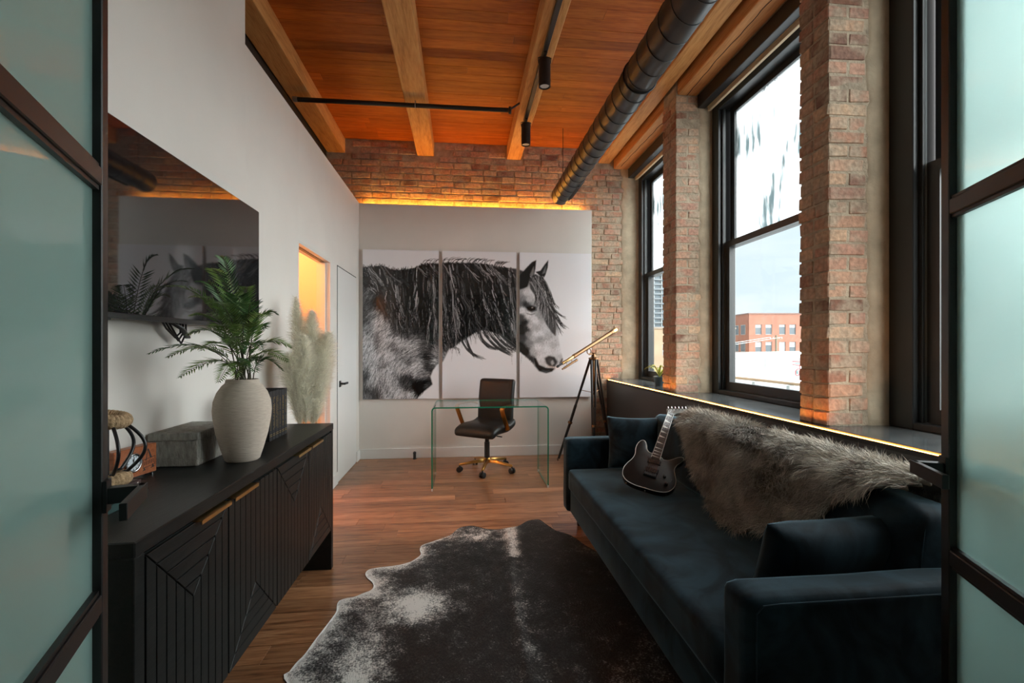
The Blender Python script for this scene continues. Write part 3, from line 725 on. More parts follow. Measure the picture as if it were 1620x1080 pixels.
# ------------------------------------------------------------------ fur throw over the back cushions
def throw():
    t = thing('fur_throw', 'shaggy grey-beige fur throw draped over the sofa back', 'throw', (1.42, 2.4, .43))
    y0, y1 = 1.40, 2.95
    def prof(s, v):
        """s 0..1 from hem on the seat, up the cushion, over the top and down behind"""
        P = [(1.250, .46), (1.305, .52), (1.340, .62), (1.372, .73), (1.405, .815), (1.475, .862), (1.56, .86), (1.64, .80), (1.665, .74)]
        q = s*(len(P)-1); i = min(int(q), len(P)-2); f = q-i
        f2 = f*f*(3-2*f) if False else f
        x = P[i][0]+(P[i+1][0]-P[i][0])*f2; z = P[i][1]+(P[i+1][1]-P[i][1])*f2
        return x, z
    nu, nv = 26, 70; G = np.zeros((nv+1, nu+1, 3))
    for j in range(nv+1):
        v = j/nv; y = y0+(y1-y0)*v
        # the near end hangs only over the top, the far end is lifted off the seat
        lo = 0.0
        if v < .42: lo = .56*(1-v/.42)**1.1
        if v > .52: lo = .50*((v-.52)/.48)**1.15
        lo += .02*math.sin(v*23)+.015*math.sin(v*51+1)
        lo = max(0, lo)
        for i in range(nu+1):
            s = lo+(1-lo)*i/nu; x, z = prof(s, v)
            n = mnoise.noise(Vector((y*3.2, s*3, 1)))*.022+mnoise.noise(Vector((y*8, s*6, 4)))*.010
            end = .0
            if j in (0, nv): end = .02*math.sin(i*1.7)
            G[j, i] = (x-.018-n*.8, y+end, z+n*.8+.006)
    vs = [tuple(p) for p in G.reshape(-1, 3)]; fs = []
    for j in range(nv):
        for i in range(nu): a = j*(nu+1)+i; fs.append((a, a+1, a+nu+2, a+nu+1))
    mb = MB().add(vs, fs)
    ob = mb.build('hide', mat('throw_backing', (.20, .18, .145), .9), t, smooth=80)
    ob.modifiers.new('thick', 'SOLIDIFY').thickness = .012
    # pile: locks of tapering hairs
    rg = np.random.default_rng(3)
    NL = 60000
    jj = rg.random(NL)*nv*.9999; ii = rg.random(NL)*nu*.9999
    j0 = jj.astype(int); i0 = ii.astype(int); fj = (jj-j0)[:, None]; fi = (ii-i0)[:, None]
    A = G[j0, i0]; B = G[j0, i0+1]; C = G[j0+1, i0]; D = G[j0+1, i0+1]
    P = (A*(1-fi)+B*fi)*(1-fj)+(C*(1-fi)+D*fi)*fj
    du = ((B-A)*(1-fj)+(D-C)*fj); dv = ((C-A)*(1-fi)+(D-B)*fi)
    du /= np.linalg.norm(du, axis=1)[:, None]; dv /= np.linalg.norm(dv, axis=1)[:, None]
    nn = np.cross(dv, du); nn /= np.linalg.norm(nn, axis=1)[:, None]
    flip = np.sign(nn[:, 0]*-1+nn[:, 2]*1.0)[:, None]; flip[flip == 0] = 1; nn = nn*flip
    sw = np.array([mnoise.noise(Vector(p)*6.5) for p in P])[:, None]; sw2 = np.array([mnoise.noise(Vector(p)*5+Vector((9, 9, 9))) for p in P])[:, None]
    cl = np.array([mnoise.noise(Vector(p)*24) for p in P])[:, None]
    d1 = -du*(.55+.5*sw2) + dv*(1.5*sw-.30) + nn*.75
    d1 += .30*rg.normal(size=(NL, 3)); d1 /= np.linalg.norm(d1, axis=1)[:, None]
    d2 = d1*.8 + np.array([0, 0, -.45]) + dv*(.8*sw) + .22*rg.normal(size=(NL, 3)) ; d2 /= np.linalg.norm(d2, axis=1)[:, None]
    Ln = (.042+.024*rg.random((NL, 1)))*(1+.35*cl)
    P1 = P+d1*Ln*.5; P2 = P1+d2*Ln*.55
    wv = np.cross(d1, rg.normal(size=(NL, 3))); wv /= np.linalg.norm(wv, axis=1)[:, None]
    w = .0011+.0008*rg.random((NL, 1))
    V = np.stack([P-wv*w, P+wv*w, P1-wv*w*.8, P1+wv*w*.8, P2], 1).reshape(-1, 3)
    base = np.arange(NL)*5
    F = []
    for b in base.tolist(): F.append((b, b+1, b+3, b+2)); F.append((b+2, b+3, b+4))
    me = bpy.data.meshes.new('pile'); org = np.array(t.location)
    me.from_pydata((V-org).tolist(), [], F)
    ca = me.color_attributes.new('print', 'FLOAT_COLOR', 'POINT')
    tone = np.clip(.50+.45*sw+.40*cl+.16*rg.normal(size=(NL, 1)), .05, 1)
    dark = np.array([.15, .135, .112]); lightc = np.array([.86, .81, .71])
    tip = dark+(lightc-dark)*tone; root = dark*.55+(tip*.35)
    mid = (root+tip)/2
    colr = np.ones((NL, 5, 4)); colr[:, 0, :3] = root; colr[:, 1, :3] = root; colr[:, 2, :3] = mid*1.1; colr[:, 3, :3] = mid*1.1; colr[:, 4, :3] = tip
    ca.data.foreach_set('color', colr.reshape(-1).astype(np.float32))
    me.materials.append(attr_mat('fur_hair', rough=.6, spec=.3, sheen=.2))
    me.polygons.foreach_set('use_smooth', [True]*len(me.polygons)); me.update()
    o = bpy.data.objects.new('fur_pile', me); COL.objects.link(o); o.parent = t; o['kind'] = 'stuff'
throw()

# ------------------------------------------------------------------ electric guitar
def guitar():
    base = Vector((1.045, 2.640, .448)); tip = Vector((1.487, 3.200, .895))
    u = (tip-base).normalized(); camdir = (Vector((0, 0, 1.3))-base).normalized()
    n = (camdir-u*camdir.dot(u)).normalized(); n = (n + Vector((.22, .0, 0))).normalized(); n = (n-u*n.dot(u)).normalized()
    lvl = Vector((u.y, -u.x, 0)).normalized().cross(u); n = (n*.42+lvl*.58).normalized(); n = (n-u*n.dot(u)).normalized()   # nearly level on its lower bout
    r = u.cross(n); S = .93
    M = Matrix((r*S, u*S, n*S)).transposed().to_4x4(); M.translation = base
    lowest = min((M @ Vector((x, y, z))).z for x, y in ((.157, .07), (.125, .022), (-.125, .015), (-.16, .052), (0, 0)) for z in (-.02, .02))
    base.z += .447-lowest; M.translation = base
    t = thing('electric_guitar', 'grey sunburst electric guitar with black hardware on the sofa', 'guitar', base)
    ctrl = [(0, 0), (.07, .003), (.125, .022), (.157, .07), (.158, .125), (.142, .175), (.130, .215), (.138, .258), (.158, .292), (.168, .322), (.157, .338), (.132, .328), (.104, .300), (.078, .279), (.05, .272), (.032, .285), (-.032, .300), (-.052, .303), (-.072, .325), (-.086, .366), (-.104, .394), (-.126, .390), (-.142, .352), (-.143, .305), (-.134, .255), (-.140, .205), (-.160, .155), (-.170, .105), (-.160, .052), (-.125, .015), (-.065, -.001)]
    out = []; m = len(ctrl)
    for i in range(m):   # Catmull-Rom
        p0, p1, p2, p3 = (np.array(ctrl[(i+k-1) % m]) for k in range(4))
        for s in (0, .25, .5, .75):
            out.append(tuple(.5*((2*p1)+(-p0+p2)*s+(2*p0-5*p1+4*p2-p3)*s*s+(-p0+3*p1-3*p2+p3)*s**3)))
    gm, nt, b = new_mat('guitar_burst_highlight'); N = nt.nodes; L = nt.links
    tc = N.new('ShaderNodeTexCoord'); gr = N.new('ShaderNodeTexGradient'); gr.gradient_type = 'SPHERICAL'; mp = N.new('ShaderNodeMapping')
    mp.inputs['Scale'].default_value = (5.2, 5.2, 5.2); mp.inputs['Location'].default_value = (-.35, -.1, .1); L.new(tc.outputs['Object'], mp.inputs['Vector']); L.new(mp.outputs[0], gr.inputs['Vector'])  # burst centre shifted right, painting in the window highlight
    rp = N.new('ShaderNodeValToRGB'); rp.color_ramp.elements[0].position = .05; rp.color_ramp.elements[0].color = (.008, .008, .008, 1); rp.color_ramp.elements[1].position = .75; rp.color_ramp.elements[1].color = (.10, .105, .105, 1)
    L.new(gr.outputs[0], rp.inputs['Fac']); L.new(rp.outputs[0], b.inputs['Base Color']); b.inputs['Roughness'].default_value = .28
    blk = mat('guitar_black', (.010, .010, .011), .3)
    mb = MB().prism([(x, y, -.02) for x, y in out], (0, 0, .04)).xf(M); body = mb.build('body', gm, t, bevel=.006, seg=3, smooth=35)
    # pale binding round the top edge
    MB().tube([M @ Vector((x*.985, (y-.19)*.985+.19, .0185)) for x, y in out+out[:1]], .0022, 6).build('binding', mat('cream_binding', (.62, .62, .58), .4), t, smooth=60)
    MB().prism([(-.028, .27, .012), (.028, .27, .012), (.0215, .715, .012), (-.0215, .715, .012)], (0, 0, .010)).xf(M).build('neck', mat('maple_neck', (.40, .24, .12), .4), t, bevel=.003)
    fb = MB().prism([(-.028, .255, .022), (.028, .255, .022), (.0215, .715, .022), (-.0215, .715, .022)], (0, 0, .006)).xf(M).build('fingerboard', mat('fretboard', (.035, .03, .027), .45), t)
    for sx in (-1, 1): MB().tube([M @ Vector((sx*.0275, .255, .028)), M @ Vector((sx*.0213, .715, .028))], .0016, 6).build('edge_binding', MATS['cream_binding'], fb)
    yn = .715; sc = .64; fr = [yn-sc*(1-2**(-k/12)) for k in range(0, 25)]
    hw = lambda y: .028-(.0065)*(y-.255)/.46
    for k in range(1, 24):
        if fr[k] > .262: MB().box(-hw(fr[k]), hw(fr[k]), fr[k]-.0010, fr[k]+.0010, .028, .0292).xf(M).build('fret', chrome, fb)
    for k in (1, 3, 5, 7, 9, 12, 15, 17, 19, 21):
        a, c_ = fr[k]-.002, fr[k-1]; c_ = a+(c_-a)*-.0 if False else fr[k-1]-.003; lo = fr[k]+.003
        w_ = hw(lo)*.85
        MB().prism([(-w_, lo, .0281), (w_, lo, .0281), (-w_, c_, .0281)], (0, 0, .0006)).xf(M).build('inlay', mat('pearl_inlay', (.72, .72, .66), .25), fb)
    hd = MB().prism([(-.0215, .712, .012), (.0215, .712, .012), (.034, .735, .010), (.130, .800, .004), (.128, .812, .004), (.060, .806, .006), (-.040, .762, .008), (-.036, .750, .009)], (0, 0, .014)).xf(M).build('headstock', mat('headstock_pale', (.30, .295, .27), .3), t, bevel=.002)
    for k in range(6):
        p = Vector((-.022+.023*k, .757+.0088*k, .022)); q = p+Vector((-.008, .018, -.004))
        MB().cyl(M @ p, M @ (p+Vector((0, 0, .012))), .0042, 10).build('tuner_post', chrome, hd, smooth=40)
        MB().cyl(M @ (p+Vector((-.005, .012, -.004))), M @ (p+Vector((-.012, .032, -.004))), .0048, 8).build('tuner_key', chrome, hd, smooth=40)
    for yy in (.225, .150):
        pk = MB().box(-.042, .042, yy-.018, yy+.018, .02, .030).xf(M).build('pickup', blk, t, bevel=.002)
        for k in range(6):
            for dy in (-.008, .008): MB().cyl(M @ Vector((-.0275+.011*k, yy+dy, .030)), M @ Vector((-.0275+.011*k, yy+dy, .0312)), .0028, 8).build('pole_piece', chrome, pk)
    bg = MB().box(-.040, .040, .098, .118, .02, .034).build('bridge', blk, t) if False else MB().box(-.040, .040, .095, .120, .02, .033).xf(M).build('bridge', blk, t, bevel=.002)
    for k in range(6): MB().box(-.0355+.0125*k, -.0265+.0125*k, .100, .124, .033, .037).xf(M).build('saddle', black_metal, bg)
    for x, y in ((.085, .130), (.108, .075)):
        MB().lathe([(.0105, 0), (.0095, .016), (.007, .018)], (0, 0, 0), 14).xf(M @ Matrix.Translation((x, y, .02))).build('knob', blk, t, smooth=40)
    MB().cyl(M @ Vector((.128, .108, .02)), M @ Vector((.132, .118, .036)), .0018, 6).build('switch', chrome, t)
    for k in range(6):
        f = k/5-.5
        MB().tube([M @ Vector((f*.055, .11, .037)), M @ Vector((f*.036, .715, .0315)), M @ Vector((-.022+.023*k, .757+.0088*k, .030))], .0005+.0002*(5-k)/5, 5).build('string', chrome, t)
    for x, y in ((0, -.002), (-.12, .012), (.12, .018)): MB().sphere(M @ Vector((x, y, 0)), .005, 8).build('strap_button', chrome, t)
guitar()

# ------------------------------------------------------------------ cowhide rug
def floor_pt(px, py):
    t = CAM_H*757/(py-547); xc = (px-810)/757
    a = R(YAW); return ((xc*math.cos(a)+math.sin(a))*t, (-xc*math.sin(a)+math.cos(a))*t)
def rug():
    edge = [(449.6,1075),(458,1063),(469,1049),(482,1036),(497,1015),(511,997),(524,980),(532,968),(533,958),(537,951),(548,947),(560,945),(575,939),(587,934),(591,928),(588,921),(581,915),(578,908),(583,902),(595,899),(620,896),(637,893),(650,889),(660,883),(666,877),(664,870),(668,863),(685,857),(700,852),(714,846),(722,839),(731,834),(746,832),(757,834),(769,837),(785,838),(800,836),(812,834),(823,831),(836,824),(851,822),(858,825),(863,829),(872,835),(880,840),(897,845),(913,853),(926,863)]
    P = [floor_pt(*e) for e in edge]
    P += [(.92, 2.75), (1.0, 2.3), (1.02, 1.9), (.98, 1.6), (1.05, 1.42), (.98, 1.30), (.80, 1.36), (.62, 1.46), (.40, 1.40), (.20, 1.26), (.05, 1.22), (-.10, 1.30), (-.28, 1.40), (-.42, 1.50), (-.52, 1.60), (-.53, 1.75)]
    # smooth closed outline
    m = len(P); out = []
    for i in range(m):
        p0, p1, p2, p3 = (np.array(P[(i+k-1) % m]) for k in range(4))
        for s in (0, .34, .67): out.append(.5*((2*p1)+(-p0+p2)*s+(2*p0-5*p1+4*p2-p3)*s*s+(-p0+3*p1-3*p2+p3)*s**3))
    O = np.array(out)
    # grid clipped to the outline, rim from the outline itself
    st = .016; xs = np.arange(O[:,0].min()+st*.3, O[:,0].max(), st); ys = np.arange(O[:,1].min()+st*.3, O[:,1].max(), st)
    X, Y = np.meshgrid(xs, ys); q = np.stack([X.ravel(), Y.ravel()], 1)
    inside = np.zeros(len(q), bool); A = O; B = np.roll(O, -1, 0)
    dist = np.full(len(q), 9.)
    for a, b in zip(A, B):
        c = ((a[1] > q[:,1]) != (b[1] > q[:,1]))
        with np.errstate(divide='ignore', invalid='ignore'): xx = (b[0]-a[0])*(q[:,1]-a[1])/(b[1]-a[1]+1e-12)+a[0]
        inside ^= c & (q[:,0] < xx)
        ab = b-a; tt = np.clip(((q-a)@ab)/(ab@ab+1e-12), 0, 1); dist = np.minimum(dist, np.linalg.norm(q-(a+tt[:,None]*ab), axis=1))
    keep = inside & (dist > st*.45); pts = q[keep]
    from mathutils.geometry import delaunay_2d_cdt
    n0 = len(O); v2 = [Vector(p) for p in O]+[Vector(p) for p in pts]
    res = delaunay_2d_cdt(v2, [(i, (i+1) % n0) for i in range(n0)], [], 1, 1e-5)
    V2 = np.array([tuple(v) for v in res[0]]); T = res[2]
    # recompute distance to rim for every vertex
    dr = np.full(len(V2), 9.)
    for a, b in zip(A, B):
        ab = b-a; tt = np.clip(((V2-a)@ab)/(ab@ab+1e-12), 0, 1); dr = np.minimum(dr, np.linalg.norm(V2-(a+tt[:,None]*ab), axis=1))
    zz = []; wh = []
    for (x, y), d in zip(V2, dr):
        z = .004+.004*min(1, d/.02)+.004*(1+mnoise.noise(Vector((x*3, y*3, 0))))*min(1, d/.10)
        sp = .29+.03*math.sin(y*2.2)
        z += .010*math.exp(-((x-sp)/.022)**2)*min(1, d/.1)
        zz.append(z)
        left = min(1, max(0, (.10-x)/.5))   # flank side turns white toward the left rim
        w = .30*math.exp(-d/.085)*(.25+left*1.3) + .30*math.exp(-((x-sp-.03)/.05)**2)*(1 if y > 2.9 else .35) + .42*math.exp(-(((x+.22)/.16)**2+((y-2.42)/.16)**2)) + .25*math.exp(-(((x-.12)/.16)**2+((y-3.25)/.12)**2)) + .34*math.exp(-(((x+.40)/.10)**2+((y-1.95)/.28)**2)) + .22*math.exp(-(((x+.1)/.30)**2+((y-1.50)/.20)**2))
        w += .10*math.exp(-(((x-.7)/.2)**2+((y-1.7)/.35)**2))
        wh.append(w)
    n = len(V2); vs = [(x, y, z) for (x, y), z in zip(V2, zz)]+[(x, y, .001) for x, y in O]
    # the first n0 output verts are the outline in order
    fs = [tuple(f) for f in T]; fs += [(i, (i+1) % n0, n+(i+1) % n0, n+i)[::-1] for i in range(n0)]
    me = bpy.data.meshes.new('cowhide_rug'); c = Vector((.25, 2.4, 0))
    me.from_pydata([(p[0]-c.x, p[1]-c.y, p[2]) for p in vs], [], fs)
    at = me.attributes.new('white', 'FLOAT', 'POINT'); at.data.foreach_set('value', np.array(wh+[0]*n0, np.float32))
    m, nt, b = new_mat('cowhide'); N = nt.nodes; L = nt.links
    tc = N.new('ShaderNodeTexCoord'); aw = N.new('ShaderNodeAttribute'); aw.attribute_name = 'white'
    mp = N.new('ShaderNodeMapping'); mp.inputs['Scale'].default_value = (1, 1.0, 1); L.new(tc.outputs['Object'], mp.inputs['Vector'])
    nz = N.new('ShaderNodeTexNoise'); nz.inputs['Scale'].default_value = 10; nz.inputs['Detail'].default_value = 14; nz.inputs['Roughness'].default_value = .80; L.new(mp.outputs[0], nz.inputs['Vector'])
    fn = N.new('ShaderNodeTexNoise'); fn.inputs['Scale'].default_value = 130; fn.inputs['Detail'].default_value = 6; L.new(mp.outputs[0], fn.inputs['Vector'])
    fm_ = N.new('ShaderNodeMath'); fm_.operation = 'MULTIPLY_ADD'; fm_.inputs[1].default_value = .62; fm_.inputs[2].default_value = -.31; L.new(fn.outputs['Fac'], fm_.inputs[0])
    a0 = N.new('ShaderNodeMath'); a0.operation = 'ADD'; L.new(nz.outputs['Fac'], a0.inputs[0]); L.new(fm_.outputs[0], a0.inputs[1])
    ad = N.new('ShaderNodeMath'); ad.operation = 'ADD'; L.new(a0.outputs[0], ad.inputs[0]); L.new(aw.outputs['Fac'], ad.inputs[1])
    rp = N.new('ShaderNodeValToRGB'); cr = rp.color_ramp; cr.elements[0].position = .48; cr.elements[0].color = (.006, .006, .006, 1); cr.elements[1].position = .84; cr.elements[1].color = (.78, .77, .73, 1)
    cr.elements.new(.62).color = (.030, .031, .032, 1); cr.elements.new(.73).color = (.25, .25, .24, 1)
    L.new(ad.outputs[0], rp.inputs['Fac']); L.new(rp.outputs[0], b.inputs['Base Color'])
    b.inputs['Roughness'].default_value = .48; b.inputs['Specular IOR Level'].default_value = .28; b.inputs['Sheen Weight'].default_value = .10; b.inputs['Sheen Roughness'].default_value = .3; b.inputs['Sheen Tint'].default_value = (.75, .9, 1, 1)
    m2 = N.new('ShaderNodeMapping'); m2.inputs['Scale'].default_value = (220, 60, 60); L.new(tc.outputs['Object'], m2.inputs['Vector'])
    n2 = N.new('ShaderNodeTexNoise'); n2.inputs['Scale'].default_value = 1; n2.inputs['Detail'].default_value = 5; L.new(m2.outputs[0], n2.inputs['Vector'])
    bp = N.new('ShaderNodeBump'); bp.inputs['Strength'].default_value = .7; bp.inputs['Distance'].default_value = .004; L.new(n2.outputs['Fac'], bp.inputs['Height']); L.new(bp.outputs[0], b.inputs['Normal'])
    me.materials.append(m); me.polygons.foreach_set('use_smooth', [True]*len(me.polygons)); me.update()
    o = bpy.data.objects.new('cowhide_rug', me); COL.objects.link(o); o.location = c; tag(o, 'black and white speckled cowhide rug on the floor', 'rug')
rug()

# ------------------------------------------------------------------ credenza
CX0, CX1, CY0, CY1, CZ = -1.150, -.75, 1.19, 2.915, .846
cb = thing('credenza', 'long black oak credenza with mitred slat doors', 'cabinet', (-.95, 2.05, 0))
MB().box(CX0, CX1, CY0, CY1, CZ-.038, CZ).build('top', cab_black, cb, bevel=.003)
for y0 in (CY0, CY1-.04):
    MB().box(CX0, CX1-.002, y0+.001, y0+.039, 0, CZ-.0385).build('end_panel', cab_black, cb, bevel=.002)
MB().box(CX0+.01, CX1-.024, CY0+.04, CY1-.04, .235, CZ-.0385).build('carcass', cab_black, cb)
Wd = (CY1-CY0-.08-.006)/4; z0d, z1d = .232, CZ-.046; Hd = z1d-z0d
for k in range(4):
    ya = CY0+.0415+k*(Wd+.001); yb = ya+Wd-.003
    dr = MB().box(CX1-.024, CX1-.010, ya, yb, z0d, z1d).build('door', cab_black, cb, bevel=.001)
    W = yb-ya; s = W/10; up = (k % 2 == 0)
    polys = []
    for i in range(10):
        a, b = i*s, (i+1)*s; polys.append([(a, 0), (b, 0), (b, Hd-min(b, W-b)), (a, Hd-min(a, W-a))])
    for i in range(5):
        q = [(i*s, Hd-i*s), (W-i*s, Hd-i*s), (W-(i+1)*s, Hd-(i+1)*s), ((i+1)*s, Hd-(i+1)*s)]
        if i == 4: q = q[:3]
        polys.append(q)
    for q in polys:
        if not up: q = [(a, Hd-b) for a, b in q]
        q = inset(q, .0017)
        MB().prism([(CX1-.0102, ya+a, z0d+b) for a, b in q], (.0092, 0, 0)).build('slat', cab_black, dr, bevel=.0012)
    hl = .178
    h0 = yb-.012-hl if k % 2 == 0 else ya+.012
    MB().box(CX1-.012, CX1+.016, h0, h0+hl, z1d-.001, z1d+.002).box(CX1+.0135, CX1+.016, h0, h0+hl, z1d-.010, z1d+.002).build('handle', brass, dr, bevel=.0006)

# ------------------------------------------------------------------ things on the credenza
# stoneware vase
VX, VY = -.868, 2.01
prof = [(.0, 0), (.062, .0), (.070, .006), (.085, .05), (.103, .11), (.114, .17), (.1165, .20), (.113, .235), (.100, .27), (.080, .297), (.068, .307), (.066, .318), (.063, .322), (.058, .318), (.057, .300), (.085, .25), (.09, .15), (.05, .02), (.0, .015)]
stw, nt, b_ = new_mat('ribbed_stoneware')
def _sw(nt, b):
    N = nt.nodes; L = nt.links; tc = N.new('ShaderNodeTexCoord'); mp = N.new('ShaderNodeMapping'); mp.inputs['Scale'].default_value = (40, 40, 260); L.new(tc.outputs['Object'], mp.inputs['Vector'])
    nz = N.new('ShaderNodeTexNoise'); nz.inputs['Scale'].default_value = 1.; nz.inputs['Detail'].default_value = 4; L.new(mp.outputs[0], nz.inputs['Vector'])
    rp = N.new('ShaderNodeValToRGB'); rp.color_ramp.elements[0].position = .3; rp.color_ramp.elements[0].color = (.50, .42, .345, 1); rp.color_ramp.elements[1].position = .7; rp.color_ramp.elements[1].color = (.60, .515, .43, 1)
    L.new(nz.outputs['Fac'], rp.inputs['Fac']); L.new(rp.outputs[0], b.inputs['Base Color']); b.inputs['Roughness'].default_value = .85
    bp = N.new('ShaderNodeBump'); bp.inputs['Strength'].default_value = .5; bp.inputs['Distance'].default_value = .002; L.new(nz.outputs['Fac'], bp.inputs['Height']); L.new(bp.outputs[0], b.inputs['Normal'])
_sw(nt, b_)
va = MB().lathe([(r_*.90, h_) for r_, h_ in prof], (VX, VY, CZ), 48).build('vase', stw, smooth=50); tag(va, 'rounded beige ribbed stoneware vase on the credenza', 'vase')

leaf_a = mat('fern_green', (.15, .26, .058), .38, noise=.35, nscale=14); leaf_b = mat('fern_dark_green', (.06, .15, .04), .4, noise=.3, nscale=14); stem_m = mat('fern_stem', (.05, .045, .02), .6)
def bez(p0, p1, p2, n):
    return [(1-t)**2*p0+2*t*(1-t)*p1+t*t*p2 for t in (i/n for i in range(n+1))]
def fern():
    base = Vector((VX, VY, CZ+.31)); t = thing('fern_bunch', 'bunch of green fern fronds in the beige vase', 'plant', base)
    rv = Vector((math.cos(R(YAW)), -math.sin(R(YAW)), 0)); fv = Vector((math.sin(R(YAW)), math.cos(R(YAW)), 0))
    # tip offsets: right, depth, up ; leaf part start fraction ; width
    tips = [(345, 405, 2.02), (328, 425, 2.12), (262, 452, 1.76), (232, 560, 1.78), (262, 566, 1.72), (282, 598, 1.72), (440, 497, 2.06), (462, 550, 2.0), (457, 573, 1.88), (448, 586, 2.12),
            (300, 470, 1.80), (330, 480, 1.74), (400, 480, 1.82), (345, 606, 1.72), (372, 600, 1.74), (310, 445, 2.05), (392, 455, 2.18), (300, 500, 1.72), (420, 520, 2.22), (360, 470, 2.1), (318, 555, 1.66), (375, 470, 1.9), (360, 545, 1.66), (330, 520, 1.75), (415, 555, 1.76), (295, 530, 1.80), (385, 520, 1.68), (405, 590, 1.80), (425, 500, 1.9)]
    def tp(px, py, Y): xc = (px-810)/757; t_ = Y/(-xc*math.sin(R(YAW))+math.cos(R(YAW))); return Vector(((xc*math.cos(R(YAW))+math.sin(R(YAW)))*t_, Y, CAM_H+(547-py)/757*t_))
    tips = [tp(*q)-base for q in tips]; tips = [(q.dot(rv), q.dot(fv), q.z, .42) for q in tips]
    rg = random.Random(4)
    for k, (r_, d_, z_, f0) in enumerate(tips):
        p0 = base + rv*rg.uniform(-.02, .02) + fv*rg.uniform(-.02, .02) - Vector((0, 0, .22))
        p0b = base + rv*rg.uniform(-.03, .03) + fv*rg.uniform(-.03, .03)
        p2 = base + rv*r_ + fv*d_ + Vector((0, 0, z_))
        hor = (rv*r_+fv*d_)
        p1 = base + hor*.30 + Vector((0, 0, max(z_, 0)*.75+.13))
        C = bez(p0b, p1, p2, 26)
        mb = MB(); mb.tube([p0]+C, [.0024]+[.0022*(1-.75*i/26) for i in range(27)], 5, mi=1)
        n0 = int(26*f0*.75); tot = 26
        L0 = .062+rg.uniform(-.006, .010)
        side0 = None
        steps = int(1.5*(tot-n0))
        for q in range(steps):
            s = n0+q/1.5; i = min(int(s), 25); f = s-i; P = C[i]*(1-f)+C[i+1]*f; T = (C[i+1]-C[i]).normalized()
            up = Vector((0, 0, 1))-T*T.z
            if up.length < .25: up = up*0+(-fv-T*T.dot(-fv))
            tw = -fv*.75  # leaves tend to face the light
            up = (up.normalized()+tw*.3); up = (up-T*up.dot(T)).normalized()
            side = T.cross(up).normalized(); fr = q/steps
            ln = L0*math.sin(math.pi*(.18+.80*fr))**.7*(1-.25*fr)
            for sg in (-1, 1):
                dr = (side*sg*.86+T*.62+up*rg.uniform(-.05, .25)).normalized(); w = T*.0050
                a = P; m1 = P+dr*ln*.40+w; m2 = P+dr*ln*.40-w*.8; e = P+dr*ln+T*ln*.18-Vector((0, 0, .004))
                mm = P+dr*ln*.45-up*.0022
                o = len(mb.v); mb.v += [tuple(x) for x in (a, m1, e, m2, mm)]
                for fc in ((0, 4, 1), (1, 4, 2), (0, 3, 4), (3, 2, 4)): mb.f.append(tuple(x+o for x in fc)); mb.m.append(0)
        mb.build('frond', [leaf_a if k % 3 else leaf_b, stem_m], t)
fern()

# fur covered box
def fur_box():
    x0, x1, y0, y1 = -1.160, -.988, 1.915, 2.205; z0, zl, z1 = CZ, CZ+.098, CZ+.127
    t = thing('storage_box', 'grey hair-on-hide lidded box behind the vase', 'box', ((x0+x1)/2, (y0+y1)/2, z0))
    hm = mat('grey_hide', (.30, .29, .255), .8, noise=.35, nscale=70, bump=.8, bscale=260, stretch=(1, 1, .35))
    MB().box(x0, x1, y0, y1, z0+.001, zl).build('body', hm, t, bevel=.003)
    xm, ym_ = (x0+x1)/2, y0+(y1-y0)*.52
    lid = MB().box(x0-.001, x1+.001, y0-.001, y1+.001, zl+.001, z1-.004).build('lid', hm, t, bevel=.002)
    for a, b, c, d in ((x0-.002, xm-.001, y0-.002, ym_-.001), (xm+.001, x1+.002, y0-.002, ym_-.001), (x0-.002, xm-.001, ym_+.001, y1+.002), (xm+.001, x1+.002, ym_+.001, y1+.002)):
        MB().box(a, b, c, d, zl+.0012, z1+random.uniform(-.0005, .0015)).build('hide_patch', hm, lid, bevel=.002)
fur_box()

